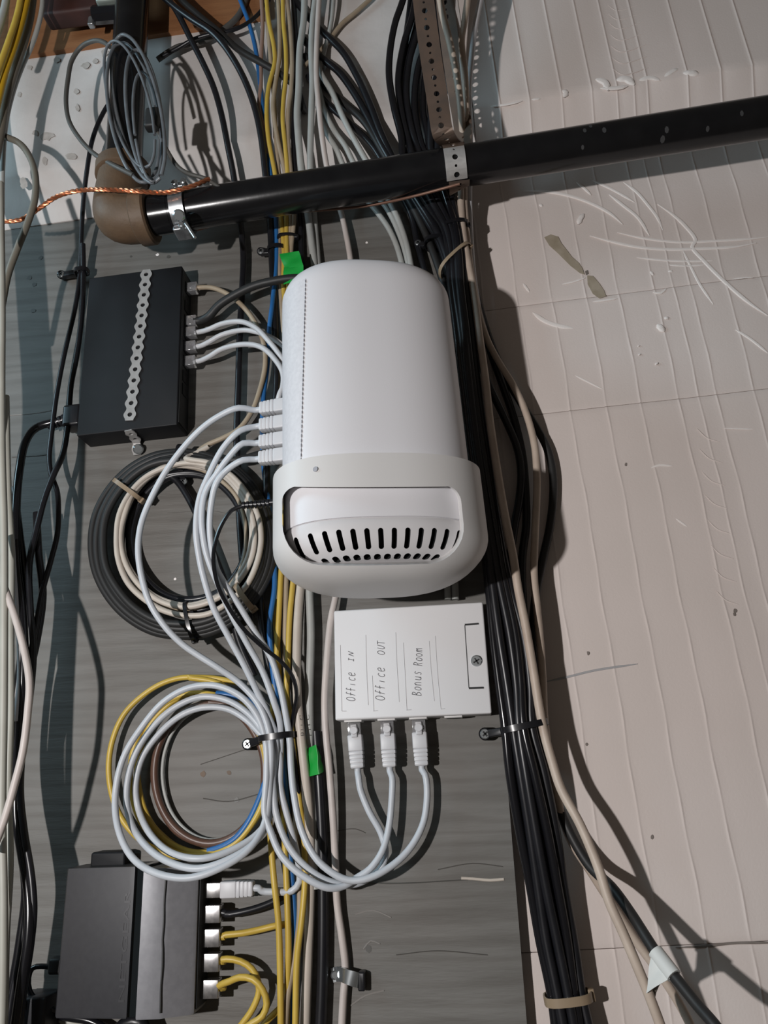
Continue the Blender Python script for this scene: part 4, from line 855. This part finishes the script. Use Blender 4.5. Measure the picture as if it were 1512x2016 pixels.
# --- big black bundle on the right
by = [330, 400, 450, 500, 560, 640, 756, 900, 1020, 1130, 1250, 1350, 1430, 1520, 1640, 1750, 1850, 1960, 2060]
bc_ = [836, 866, 888, 897, 902, 912, 925, 944, 962, 979, 1001, 1014, 1021, 1037, 1059, 1078, 1096, 1116, 1133]
bs_ = [48, 36, 25, 23, 23, 22, 22, 24, 26, 30, 40, 38, 33, 40, 44, 44, 45, 40, 42]
bd_ = [32, 22, 20, 20, 19, 19, 19, 19, 19, 19, 19, 18, 18, 16, 10, 4, 0, -1, -1]
tops = [[(802, -30, 60), (790, 10, 58), (778, 45, 56), (768, 100, 54), (766, 150, 52), (776, 212, 48), (790, 268, 42)],
        [(822, -30, 52), (812, 30, 50), (794, 90, 48), (784, 160, 46), (792, 230, 42), (806, 285, 38)],
        [(838, -30, 46), (826, 50, 46), (806, 120, 44), (800, 190, 42), (812, 260, 38), (824, 296, 35)],
        [(850, -30, 44), (842, 70, 44), (822, 140, 42), (816, 210, 40), (826, 270, 36), (836, 300, 34)],
        [(872, -30, 52), (860, 40, 50), (866, 110, 46), (852, 190, 42), (848, 260, 38), (850, 300, 34)],
        [(834, -30, 40), (818, 60, 40), (796, 140, 40), (792, 200, 38), (806, 280, 34)],
        [(856, -30, 40), (850, 60, 40), (836, 150, 38), (834, 220, 36), (844, 290, 33)],
        [(880, -30, 42), (876, 60, 42), (868, 160, 40), (858, 240, 36), (860, 300, 33)],
        [(812, -30, 44), (800, 70, 42), (788, 150, 40), (798, 240, 38), (816, 300, 34)]]
slots = [(-1.0, 8), (-0.5, 11), (0.0, 12), (0.5, 11), (1.0, 7), (-0.78, -3), (-0.25, -4), (0.28, -4), (0.8, -4)]
ordn = ['first', 'second', 'third', 'fourth', 'fifth']
for k, (o_, dd) in enumerate(slots):
    pts = list(tops[k])
    for i, y in enumerate(by):
        jx = 3.0*math.sin(i*0.9+k*2.3)*(bs_[i]/40.0); jd = 1.6*math.sin(i*0.7+k*1.7)
        pts.append((bc_[i]+(o_)*(bs_[i]-9)+jx, y, max(bd_[i]+dd+jd, 5.0 if y < 1500 else -10)))
    lab = ('black coaxial cable, %s from the left in the front layer of the thick bundle' % ordn[k]) if k < 5 else ('black coaxial cable, %s from the left in the rear layer of the thick bundle' % ordn[k-5])
    cable('coaxial_cable', lab, 'cable', 'black' if k % 3 else 'blackgloss', 4.0, pts, 'thick black bundle on the right')
BW = 'black cables bowing out from the bundle'
cable('coaxial_cable', 'black cable bowing out slightly right of the gateway, inner of three', 'cable', 'black', 4.0, [(908, 470, 14), (922, 560, 12), (938, 660, 10), (955, 740, 8), (975, 785, 4), (993, 822, 0), (1018, 881, -2), (1026, 931, -2), (1022, 985, -2), (1012, 1040, 0), (1004, 1120, 4), (1018, 1220, 8), (1034, 1330, 12), (1046, 1430, 12), (1066, 1530, 8)], BW)
cable('coaxial_cable', 'black cable bowing out right of the gateway, middle of three', 'cable', 'black', 4.0, [(914, 480, 8), (930, 560, 6), (950, 640, 2), (972, 710, -2), (990, 760, -4), (1010, 818, -6), (1028, 893, -6), (1034, 956, -6), (1036, 1031, -6), (1028, 1100, -2), (1030, 1200, 4), (1044, 1320, 8), (1054, 1430, 10), (1076, 1530, 6)], BW)
cable('coaxial_cable', 'black cable with a white tape flag, bowing furthest right then leaving bottom right', 'cable', 'softblack', 4.1, [(918, 500, 4), (940, 590, 0), (968, 680, -4), (1000, 750, -6), (1030, 800, -7), (1058, 845, -8), (1078, 885, -8), (1088, 930, -8), (1089, 980, -8), (1082, 1040, -8), (1068, 1105, -6), (1054, 1180, 0), (1050, 1270, 4), (1060, 1380, 8), (1076, 1480, 8), (1096, 1575, 4), (1122, 1640, 6), (1162, 1706, 14), (1204, 1746, 26), (1240, 1795, 38), (1272, 1845, 50), (1300, 1888, 60), (1334, 1930, 70), (1370, 1975, 80), (1430, 2050, 96)], BW)
BE = 'beige cables on the right'
cable('network_cable', 'beige cable running along the right side of the black bundle to the bottom', 'cable', 'beige_c', 3.8, [(862, -30, 112), (872, 30, 106), (886, 85, 99), (899, 150, 90), (908, 220, 72), (911, 265, 54), (911, 310, 40), (907, 380, 32), (911, 453, 27), (922, 520, 27), (932, 570, 27), (944, 660, 27), (957, 756, 28), (965, 831, 29), (980, 931, 30), (995, 1018, 32), (1010, 1093, 33), (1020, 1159, 33), (1035, 1234, 33), (1050, 1321, 32), (1062, 1396, 31), (1072, 1446, 30), (1087, 1500, 31), (1104, 1552, 34), (1143, 1625, 40), (1177, 1706, 46), (1200, 1777, 50), (1226, 1835, 52), (1256, 1906, 54), (1282, 1970, 54), (1310, 2050, 54)], BE)
cable('network_cable', 'beige cable bowing out over the foam right of the gateway', 'cable', 'beige_c', 3.5, [(924, -30, 104), (914, 45, 98), (909, 82, 93), (915, 140, 84), (918, 220, 66), (918, 265, 52), (917, 310, 40), (914, 385, 28), (920, 470, 20), (930, 553, 14), (946, 630, 10), (962, 675, 8), (984, 716, 8), (1010, 758, 9), (1036, 815, 10), (1052, 876, 10), (1057, 943, 10), (1056, 993, 10), (1053, 1060, 12), (1051, 1131, 14), (1057, 1196, 16), (1064, 1271, 17), (1068, 1335, 16), (1072, 1420, 14), (1090, 1540, 8), (1122, 1650, 2), (1168, 1724, -2), (1204, 1780, -4), (1250, 1850, -4), (1300, 1918, -2), (1345, 1990, 0), (1372, 2050, 0)], BE)
cable('network_cable', 'white cable right of the hanger strap at the top', 'cable', 'white_c', 3.1, [(954, -30, 84), (944, 10, 84), (936, 50, 82), (928, 112, 78), (923, 175, 68), (924, 235, 56), (926, 290, 42), (924, 385, 22), (926, 455, 12), (932, 540, 8), (944, 620, 4)], BE)
cable('network_cable', 'pale cable between the beige and white cables beside the hanger strap', 'cable', 'pink_c', 2.6, [(880, -30, 92), (892, 20, 90), (902, 60, 86), (908, 110, 80), (914, 170, 70), (919, 240, 54), (920, 310, 38)], BE)
cable('network_cable', 'short brown cable curling below the white tape flag', 'cable', 'olive_c', 3.0, [(1296, 1925, 52), (1284, 1950, 50), (1282, 1972, 46), (1292, 2000, 44), (1310, 2050, 40)], BE)

# --- patch cables between gateway, coil, jack box and lower switch
down = -bx.az
gl = []                                                   # four ports on the gateway's left side
for y in (796, 829, 862, 894):
    gl.append(P(592, y-2, 96))
axl = np.array([-1.0, 0.12, -0.02])
JD = [bx.p(x, -bx.h-0.001, -0.014) for x in JK]
c1 = [(706, 1530, 16), (709, 1552, 16), (727, 1598, 16), (750, 1640, 15), (759, 1677, 15), (752, 1706, 15), (728, 1728, 16)]
c2 = [(772, 1530, 16), (772, 1560, 17), (765, 1632, 19), (752, 1677, 22), (728, 1711, 24), (703, 1728, 25)]
c3 = [(837, 1525, 16), (841, 1558, 16), (834, 1618, 18), (810, 1666, 22), (776, 1701, 26), (728, 1728, 30)]
W1 = [(470, 803, 98), (430, 820, 96), (390, 850, 90), (338, 911, 82), (302, 972, 76), (279, 1028, 72), (272, 1080, 70), (279, 1136, 66), (296, 1189, 62), (327, 1236, 56), (360, 1269, 50), (390, 1290, 46), (428, 1314, 42), (473, 1346, 36)]
W2 = [(473, 848, 96), (440, 881, 92), (410, 938, 86), (393, 981, 82), (386, 1043, 78), (393, 1101, 72), (402, 1140, 68), (420, 1196, 60), (453, 1259, 50), (483, 1314, 42), (505, 1359, 36)]
W3 = [(478, 873, 96), (450, 901, 92), (428, 931, 88), (405, 968, 84), (397, 1018, 80), (403, 1076, 74), (414, 1113, 70), (429, 1149, 64), (453, 1204, 56), (485, 1264, 46), (518, 1324, 38), (540, 1384, 33)]
W4 = [(478, 906, 96), (446, 926, 92), (426, 951, 90), (416, 993, 84), (413, 1043, 78), (418, 1085, 72), (427, 1122, 66), (440, 1145, 60), (470, 1191, 52), (503, 1246, 44), (533, 1294, 38), (550, 1346, 34), (563, 1409, 30), (570, 1455, 27)]
A = W1+[(512, 1392, 34), (532, 1455, 32), (531, 1540, 30), (521, 1620, 34), (490, 1672, 46), (440, 1706, 54), (375, 1728, 58), (310, 1720, 56), (262, 1690, 50), (233, 1632, 40), (227, 1565, 32), (243, 1492, 32), (279, 1432, 34), (322, 1382, 35), (372, 1354, 36), (425, 1350, 36), (475, 1372, 36), (508, 1412, 34), (523, 1460, 32), (525, 1525, 32), (521, 1600, 33), (533, 1638, 35), (553, 1683, 37), (590, 1720, 37), (645, 1748, 34), (678, 1744, 28)]+c2[::-1]
B = W2+[(527, 1405, 30), (543, 1455, 26), (538, 1540, 22), (528, 1615, 26), (500, 1660, 40), (450, 1692, 50), (390, 1710, 54), (330, 1696, 50), (284, 1662, 38), (255, 1612, 22), (249, 1556, 23), (264, 1490, 24), (300, 1432, 26), (345, 1392, 28), (395, 1372, 28), (445, 1378, 28), (488, 1404, 28), (518, 1440, 28), (534, 1470, 27), (537, 1540, 27), (543, 1600, 28), (562, 1655, 29), (592, 1697, 29), (640, 1732, 26), (690, 1742, 20)]+c1[::-1]
Cc = W3+[(551, 1420, 28), (553, 1458, 22), (548, 1540, 16), (535, 1600, 13), (506, 1642, 22), (455, 1674, 34), (400, 1690, 42), (344, 1682, 40), (300, 1648, 28), (273, 1594, 15), (267, 1548, 16), (280, 1492, 17), (314, 1444, 18), (357, 1408, 20), (400, 1393, 20), (448, 1396, 20), (486, 1418, 20), (516, 1448, 21), (547, 1472, 21), (552, 1550, 21), (565, 1605, 21), (577, 1650, 20), (588, 1700, 17), (590, 1735, 14), (575, 1754, 13), (545, 1756, 14), (515, 1754, 15)]
D = W4+[(573, 1510, 27), (578, 1560, 28), (593, 1632, 30), (618, 1684, 32), (645, 1712, 32), (686, 1733, 31)]+c3[::-1]
PC = 'white patch cables of the gateway'
for k, (lab, path) in enumerate([('white patch cable from the top gateway port, looped widest to the left', A), ('white patch cable from the second gateway port, ending in the jack marked Office IN', B),
                                 ('white patch cable from the third gateway port, ending in the lower switch', Cc), ('white patch cable from the bottom gateway port, ending in the third jack', D)]):
    t = thing('patch_cable', lab, 'patch cable', gl[k], PC)
    s0 = rj45(t, gl[k], axl, OUT, 'clear', 'white_c', latch=False, size=1.0)
    if k == 2:
        e0 = rp(rx_+0.004, (P(412, 1752, 16)-rt_c).dot(raz), 0.016); s1_ = rj45(t, e0, rax, OUT, 'metal_plug', 'white_c', latch=False); endp = [s1_]
    else:
        e0 = JD[{0: 1, 1: 0, 3: 2}[k]]; s1_ = rj45(t, e0, down+EX*(0.06 if k == 1 else 0.02), OUT, 'clear', 'white_c'); endp = [s1_]
    c = spline([s0-axl*0.0+0*s0, s0+axl*0.006]+tr(path)+[s1_+(rax*0.005 if k == 2 else down*0.004)]+endp)
    V, Fc = tube(c, 0.00285, 12); obj('jacket', V, Fc, 'white_y', t)

# gateway power lead
gp = thing('power_lead', 'thin black power lead from the gateway bracket past the white cables', 'power lead', P(532, 990, 80))
mb = MB()
for k in range(7): mb.add(*tube_exact([P(478+k*8, 995-k*0.6, 80), P(482.5+k*8, 994.7-k*0.6, 80)], [0.0034+0.0001*k]*2, 12))
mb.add(*tube_exact([P(478, 995, 80), P(545, 988, 80)], [0.0024, 0.0030], 12)); mb.build('strain_relief', 'black', gp)
V, Fc = tube(spline(tr([(540, 989, 80), (500, 993, 80), (478, 996, 80), (456, 1005, 80), (436, 1034, 79), (424, 1068, 77), (420, 1100, 75), (428, 1150, 70), (448, 1192, 62), (478, 1236, 54), (515, 1272, 46), (555, 1304, 38), (576, 1332, 34), (584, 1368, 30), (578, 1405, 26), (573, 1440, 24), (580, 1490, 20), (588, 1560, 12), (596, 1650, 8)])), 0.0019, 8); obj('lead', V, Fc, 'blackgloss', gp)

# cables in the upper switch
def sw_port(i): return fc.p(fc.w+0.0012, SWP[i], -0.014)
for i, m, pm, r, lab, pts in [
    (0, 'tan_c', 'clear', 2.7, 'beige cable plugged into the top port of the strapped black switch', [(420, 567, 18), (450, 580, 18), (480, 605, 18), (505, 640, 18), (520, 680, 17), (522, 720, 16), (511, 770, 16), (496, 810, 16), (470, 845, 16), (440, 862, 16), (405, 878, 15), (370, 905, 14)]),
    (2, 'softblack', 'clear', 4.6, 'thick black cable plugged into the strapped switch and running to green tape', [(412, 622, 20), (430, 602, 24), (460, 582, 28), (500, 563, 32), (540, 553, 34), (575, 548, 34), (610, 548, 32)]),
    (3, 'white_c', 'clear', 2.75, 'white cable in the strapped switch, uppermost of three arching to the gateway', [(412, 648, 22), (435, 638, 26), (473, 633, 36), (503, 645, 46), (528, 670, 54), (553, 702, 60), (572, 738, 62), (590, 780, 60)]),
    (4, 'white_c', 'clear', 2.75, 'white cable in the strapped switch, middle of three arching to the gateway', [(412, 673, 20), (435, 660, 22), (478, 650, 28), (510, 655, 34), (540, 668, 38), (565, 688, 40), (590, 720, 42)]),
    (5, 'white_c', 'clear', 2.75, 'white cable in the strapped switch, lowest of three arching to the gateway', [(412, 702, 22), (435, 688, 28), (478, 678, 42), (513, 683, 54), (540, 706, 64), (557, 735, 70), (556, 765, 72), (548, 785, 72), (560, 800, 66)])]:
    p0 = sw_port(i); t = thing('network_cable', lab, 'cable', p0, 'cables in the upper switch')
    s0 = rj45(t, p0, fc.ax, OUT, pm, None)
    V, Fc = tube(spline([s0-fc.ax*0.003, s0+fc.ax*0.004]+tr(pts)), r*0.001, 12); obj('jacket', V, Fc, m, t)

# cables in the lower switch
def rport(y): return rp(rx_+0.002, (P(415, y, 16)-rt_c).dot(raz), 0.016)
for y, m, r, lab, pts in [
    (1798, 'black', 2.9, 'black cable in the second port of the lower switch', [(445, 1800, 16), (480, 1795, 15), (515, 1785, 13), (545, 1772, 11), (580, 1750, 8)]),
    (1845, 'yellow_c', 2.6, 'yellow cable in the lower switch, straight and uppermost of three', [(440, 1842, 16), (478, 1837, 15), (512, 1830, 13), (545, 1822, 12), (570, 1818, 9)]),
    (1893, 'yellow_c', 2.6, 'yellow cable in the lower switch, middle of three, bending down', [(438, 1889, 18), (460, 1889, 18), (486, 1899, 18), (503, 1918, 18), (510, 1950, 18), (498, 1985, 18), (466, 2030, 18)]),
    (1945, 'yellow_c', 2.6, 'yellow cable in the lower switch, lowest of three, looping right', [(432, 1940, 20), (452, 1932, 22), (472, 1924, 24), (498, 1928, 26), (517, 1948, 26), (525, 1975, 26), (517, 2000, 26), (488, 2020, 26), (460, 2050, 26)])]:
    p0 = rport(y); t = thing('network_cable', lab, 'cable', p0, 'cables in the lower switch')
    s0 = rj45(t, p0, rax, OUT, 'metal_plug', None, size=1.15)
    V, Fc = tube(spline([s0-rax*0.003, s0+rax*0.003]+tr(pts)), r*0.001, 12); obj('jacket', V, Fc, m, t)
cable('network_cable', 'yellow cable rising into the yellow run from the bottom edge', 'cable', 'yellow_c', 2.6, [(500, 2050, 14), (520, 2016, 14), (538, 1998, 12), (556, 1980, 8), (575, 1955, 6)])

# --- coils
def coil(name, label, cat, m, r, turns, d0, d1, lead=None, tail=None, jit=1.5, group=None, seed=1):
    rnd = random.Random(seed); pts = list(lead or [])
    N = 20; n = len(turns)
    for k, (cx_, cy_, rx, ry) in enumerate(turns):
        nx = turns[k+1] if k+1 < n else turns[k]
        for i in range(N):
            f_ = i/N; a = -math.pi/2+2*math.pi*f_
            q = [turns[k][j]*(1-f_)+nx[j]*f_ for j in range(4)]
            tt = (k+f_)/n
            pts.append((q[0]+q[2]*math.cos(a)+rnd.uniform(-jit, jit), q[1]+q[3]*math.sin(a)+rnd.uniform(-jit, jit), d0+(d1-d0)*tt))
    pts += list(tail or [])
    return cable(name, label, cat, m, r, pts, group)
CG = 'hank of black and white cable below the upper switch'
coil('cable_coil', 'outer black cable of the round hank below the strapped switch', 'cable coil', 'softblack', 3.9, [(358, 1074, 182, 186), (357, 1068, 176, 178), (360, 1070, 166, 176), (360, 1066, 158, 164)], 16, 26, tail=[(470, 905, 24), (520, 892, 20), (565, 890, 16)], group=CG, seed=3)
coil('cable_coil', 'white cable turned inside the round hank below the strapped switch', 'cable coil', 'ivory_c', 2.8, [(366, 1066, 150, 164), (368, 1054, 136, 142), (368, 1052, 128, 140)], 30, 24, lead=[(410, 880, 18), (380, 896, 22)], tail=[(440, 935, 20), (500, 1000, 12)], group=CG, seed=5)
coil('cable_coil', 'inner black cable of the round hank below the strapped switch', 'cable coil', 'black', 3.6, [(362, 1064, 142, 152), (366, 1060, 120, 130), (372, 1058, 116, 124)], 14, 12, group=CG, seed=8, tail=[(440, 1140, 10), (470, 1260, 8), (500, 1330, 8)])
coil('cable_coil', 'thin tan cable innermost in the hank below the strapped switch', 'cable coil', 'tan_c', 2.2, [(362, 1058, 124, 140)], 20, 20, group=CG, seed=9)
YC = 'coils tucked behind the white patch cables'
coil('cable_coil', 'yellow cable coil showing left of the white patch cable coil', 'cable coil', 'yellow_c', 2.6, [(372, 1512, 158, 178), (372, 1512, 158, 178), (398, 1522, 128, 158), (398, 1522, 128, 158)], 14, 8, group=YC, seed=11, lead=[(470, 1345, 12), (420, 1335, 10)])
coil('cable_coil', 'brown cable coil inside the white patch cable coil', 'cable coil', 'brown_c', 3.3, [(412, 1523, 112, 141), (413, 1523, 108, 137)], 9, 9, group=YC, seed=12, jit=0.8)
coil('cable_coil', 'grey wire turn inside the brown coil', 'cable coil', 'lgrey_c', 1.6, [(420, 1522, 101, 132)], 6, 6, group=YC, seed=14, jit=0.6)
cable('network_cable', 'short arc of blue cable at the lower right of the white coil', 'cable', 'blue_c', 3.0, [(410, 1676, 10), (440, 1666, 12), (465, 1650, 13), (486, 1624, 13), (503, 1592, 12), (522, 1540, 10), (533, 1470, 9), (520, 1410, 12), (490, 1381, 16), (456, 1369, 18), (426, 1366, 18)], YC)

# ------------------------------------------------------------------ ties, mounts, tapes, clips
def loop_pts(px0, px1, d0, d1, n=20):
    """closed strap loop in front of and behind a bundle from pixel px0 to px1; d0 behind, d1 in front (mm)"""
    a = P(*px0, (d0+d1)/2); b = P(*px1, (d0+d1)/2); c = (a+b)/2; h = np.linalg.norm(b-a)/2; ax = (b-a)/np.linalg.norm(b-a); rd = (d1-d0)/2000
    out = []
    for k in range(n+1):
        q = 2*math.pi*k/n; x, y = math.cos(q), math.sin(q)
        out.append(c+ax*h*math.copysign(abs(x)**0.7, x)+OUT*rd*math.copysign(abs(y)**0.7, y))
    return np.array(out), ax
def tie(label, px0, px1, d0, d1, half=2.2, m='tie_black', mount=None, group='cable ties', tail=None):
    c, ax = loop_pts(px0, px1, d0, d1)
    t = thing('cable_tie', label, 'cable tie', c[0], group)
    wd = np.cross(ax, OUT)
    V, Fc = ribbon(c, wd, half*0.001, 0.0012); obj('strap', V, Fc, m, t)
    if mount:
        mx, my, md, r = mount
        q = P(mx, my, md)
        V, Fc = cyl(P(mx, my, 0), q, r*1.25*0.001, 18, bev=0.0012); obj('mount_base', V, Fc, 'tie_black', t)
        e = P(*px0, (d0+d1)/2)
        hd = (q+e)/2; L = np.linalg.norm(e-q)/2+0.001; aa = (e-q)/np.linalg.norm(e-q)
        V, Fc = rbox(hd-OUT*0.002, (aa, np.cross(aa, OUT), OUT), (L, 0.0036, 0.0032), 0.001); obj('mount_arm', V, Fc, 'tie_black', t)
        V, Fc = cyl(q-OUT*0.0005, q+OUT*0.0022, r*0.001, 18, bev=0.0008); s_ = obj('screw', V, Fc, 'screw', t)
        V, Fc = box_at(q+OUT*0.0023, (plane_axes(0.7)[0], plane_axes(0.7)[1], OUT), (r*0.0006, r*0.00016, 0.0002)); obj('screw_slot', V, Fc, 'dark_inside', s_, smooth=False)
        V, Fc = box_at(q+OUT*0.0023, (plane_axes(0.7)[1], plane_axes(0.7)[0], OUT), (r*0.0006, r*0.00016, 0.0002)); obj('screw_slot', V, Fc, 'dark_inside', s_, smooth=False)
    else:
        V, Fc = rbox(c[0]+OUT*0.001, (ax, wd/np.linalg.norm(wd), OUT), (0.0024, half*0.0014, 0.0028), 0.0008); obj('head', V, Fc, m, t)
    return t
tie('black screw-mounted cable tie holding two black cords left of the upper switch', (148, 536), (174, 533), 8, 20, 2.4, mount=(121, 541, 12, 4.0))
tie('black screw-mounted cable tie left of the green tape under the pipe', (528, 494), (560, 490), 3, 20, 2.2, mount=(514, 495, 11, 3.8))
tie('black screw-mounted cable tie at the black fan below the pipe', (836, 481), (880, 476), 2, 26, 2.2, mount=(823, 479, 10, 3.6))
tie('black screw-mounted cable tie inside the top of the round black hank', (356, 925), (362, 880), 3, 32, 2.2, mount=(361, 948, 10, 4.2))
tie('black screw-mounted cable tie round the white patch cables beside the coil', (512, 1456), (582, 1446), 4, 37, 2.6, mount=(488, 1465, 14, 4.2))
tie('black screw-mounted cable tie round the thick black bundle by the jack box', (986, 1440), (1078, 1421), 3, 36, 2.6, mount=(955, 1445, 14, 4.4))
tie('thin black cable tie round the yellow run above the green tape', (547, 470), (584, 468), 5, 20, 1.6)
tie('black cable tie round the black bundle just below the pipe', (868, 456), (922, 446), 8, 36, 2.0)
tie('beige cable tie round the black bundle above the gateway', (866, 540), (926, 486), 6, 36, 1.8, m='tie_brown')
tie('tan cable tie across the upper left of the round black hank', (228, 948), (280, 986), 8, 34, 2.2, m='tie_brown')
tie('black cable tie across the bottom of the round hank', (368, 1186), (384, 1262), 10, 32, 1.8)
tie('brown cable tie at the lower right of the round hank', (466, 1152), (500, 1200), 8, 34, 2.6, m='tie_brown')
tie('wide tan cable tie round the black bundle at the bottom', (1072, 1969), (1164, 1958), -12, 16, 3.2, m='tie_brown')
# metal cable clip
mc = thing('cable_clip', 'small metal strap clip holding the pale cable near the bottom', 'clip', P(690, 1925, 4))
c = spline([P(654, 1920, 1), P(662, 1918, 1.5), P(670, 1918, 8), P(684, 1923, 13), P(698, 1928, 13), P(708, 1931, 8), P(712, 1932, 1)], 0.001)
V, Fc = ribbon(c, EZ, 0.0052, 0.0012); obj('band', V, Fc, 'screw', mc)
V, Fc = cyl(P(659, 1920, 1.5), P(659, 1920, 5), 0.0034, 14, bev=0.001); obj('nail', V, Fc, 'screw', mc)
V, Fc = rbox(P(713, 1930, 5), (EX, EZ, OUT), (0.0028, 0.0068, 0.005), 0.0012); obj('saddle', V, Fc, 'black', mc)
# green tapes
def sheet(pts, nx, ny, th, name, m, parent=None, label=None, cat=None, wave=0.0):
    """four corner sheet (tl,tr,br,bl as 3-D points) with thickness and a gentle wave"""
    a, b, c, e = [np.array(q) for q in pts]; V = []; Fc = []; nn = np.cross(b-a, e-a); nn /= np.linalg.norm(nn)
    if nn.dot(OUT) < 0: nn = -nn
    for s in (0, 1):
        for j in range(ny+1):
            for i in range(nx+1):
                u, v = i/nx, j/ny
                p = (a*(1-u)+b*u)*(1-v)+(e*(1-u)+c*u)*v
                V.append(p+nn*(wave*math.sin(u*4.2+v*3.1)*math.sin(v*5)-s*th))
    n = (nx+1)*(ny+1)
    for j in range(ny):
        for i in range(nx):
            q = j*(nx+1)+i; Fc += [(q, q+1, q+nx+2, q+nx+1), (n+q+nx+1, n+q+nx+2, n+q+1, n+q)]
    ring = list(range(nx+1))+[j*(nx+1)+nx for j in range(1, ny+1)]+[ny*(nx+1)+i for i in range(nx-1, -1, -1)]+[j*(nx+1) for j in range(ny-1, 0, -1)]
    for k in range(len(ring)): p, q = ring[k], ring[(k+1) % len(ring)]; Fc.append((q, p, n+p, n+q))
    return obj(name, V, Fc, m, parent)
gt = thing('tape_flag', 'bright green tape flag on the yellow run at the gateway corner', 'tape', P(575, 530, 30))
sheet([P(550, 500, 30), P(588, 494, 36), P(597, 524, 38), P(561, 530, 30)], 8, 6, 0.0004, 'upper_flap', 'green_tape', gt, wave=0.0016)
sheet([P(559, 526, 31), P(597, 522, 38), P(594, 556, 40), P(558, 560, 34)], 8, 6, 0.0004, 'lower_flap', 'green_tape', gt, wave=0.0014)
gt2 = thing('tape_flag', 'bright green tape flag beside the printed beige cable by the jack box', 'tape', P(620, 1495, 18))
sheet([P(604, 1474, 15), P(622, 1466, 22), P(628, 1524, 24), P(606, 1530, 15)], 6, 8, 0.0004, 'tape_front', 'green_tape', gt2, wave=0.0012)
sheet([P(622, 1466, 22), P(632, 1490, 14), P(639, 1518, 12), P(628, 1524, 24)], 6, 8, 0.0004, 'tape_side', 'green_tape', gt2, wave=0.0008)
cable('coaxial_cable', 'black tube standing in for the shade right of the printed beige cable', 'cable', 'black', 4.6, [(622, 1440, 9), (626, 1500, 10), (630, 1560, 10), (634, 1640, 9), (636, 1740, 8), (636, 1850, 8), (634, 1950, 8), (630, 2050, 8)])  # black tube standing in for the dark shade beside the beige cable
wt = thing('tape_flag', 'white tape flag folded round the black cable at the bottom right', 'tape', P(1310, 1905, 62))
V, Fc = tube_exact([P(1290, 1873, 56.5), P(1327, 1921, 68)], [0.0056, 0.0056], 18); obj('wrap', V, Fc, 'paper', wt)
sheet([P(1282, 1879, 58), P(1296, 1884, 62), P(1318, 1926, 70), P(1272, 1956, 60)], 6, 8, 0.0004, 'flap', 'paper', wt, wave=0.001)
# faded print on the beige cable
TV, TF = text_mesh('PT1 C', 0.0062, 0.0)
pq = [(586, 1384, 20), (592, 1446, 20), (599, 1509, 18)]
ca, cb = P(597, 1462, 24.4), P(592, 1395, 24.4); tdir = (cb-ca)/np.linalg.norm(cb-ca); ndir = np.cross(tdir, OUT); ndir = -ndir if ndir.dot(EX) > 0 else ndir
pr = [o for o in col.objects if o.get('label', '').startswith('thick beige cable with faded print')][0]
mid = (ca+cb)/2
obj('print', [mid+tdir*v[0]*1.15+ndir*v[1]*0.8 + OUT*(-0.0011*(v[1]/0.0031)**2) for v in TV], TF, 'print', pr, smooth=False)

# --- bottom left corner
pa_ = thing('power_adapter', 'dark grey power adapter at the bottom left below the lower switch', 'power adapter', P(70, 2010, 10))
V, Fc = rbox(P(72, 1999, 18), (rax, raz, OUT), (0.0145, 0.016, 0.014), 0.002); obj('case', V, Fc, 'router', pa_)
V, Fc = rbox(P(46, 1976, 32), (rax, raz, OUT), (0.002, 0.003, 0.001), 0.0006); obj('label_tab', V, Fc, 'white_cradle', pa_)
pl = thing('power_lead', 'black power lead plugged into the left side of the lower switch', 'power lead', rp(lx, 0, 0.016))
zc = (P(112, 1900, 18)-rt_c).dot(raz)
V, Fc = rbox(rp(lx-0.008, zc, 0.018), (rax, raz, OUT), (0.009, 0.0062, 0.006), 0.0024); obj('plug', V, Fc, 'softblack', pl)
V, Fc = tube(spline([rp(lx-0.015, zc-0.001, 0.018)]+tr([(64, 1906, 20), (56, 1926, 22), (58, 1950, 24), (70, 1968, 24), (90, 1982, 22), (108, 1988, 18), (125, 1995, 10)])), 0.0022, 10); obj('lead', V, Fc, 'blackgloss', pl)
cable('network_cable', 'pale cable passing under the lower switch at the bottom edge', 'cable', 'green_w', 3.0, [(90, 1994, 6), (115, 2004, 6), (140, 2014, 6), (165, 2020, 8), (195, 2018, 8), (230, 2040, 8)])
cable('power_cable', 'black cord crossing the bottom edge below the lower switch', 'cable', 'blackgloss', 3.2, [(116, 2000, 14), (145, 2004, 15), (178, 2010, 15), (205, 2024, 14), (240, 2050, 12)])
cable('power_cable', 'black cord under the strip of the lower switch at the bottom edge', 'cable', 'black', 5.0, [(226, 2034, 20), (250, 2014, 22), (275, 2012, 22), (290, 2040, 20)])
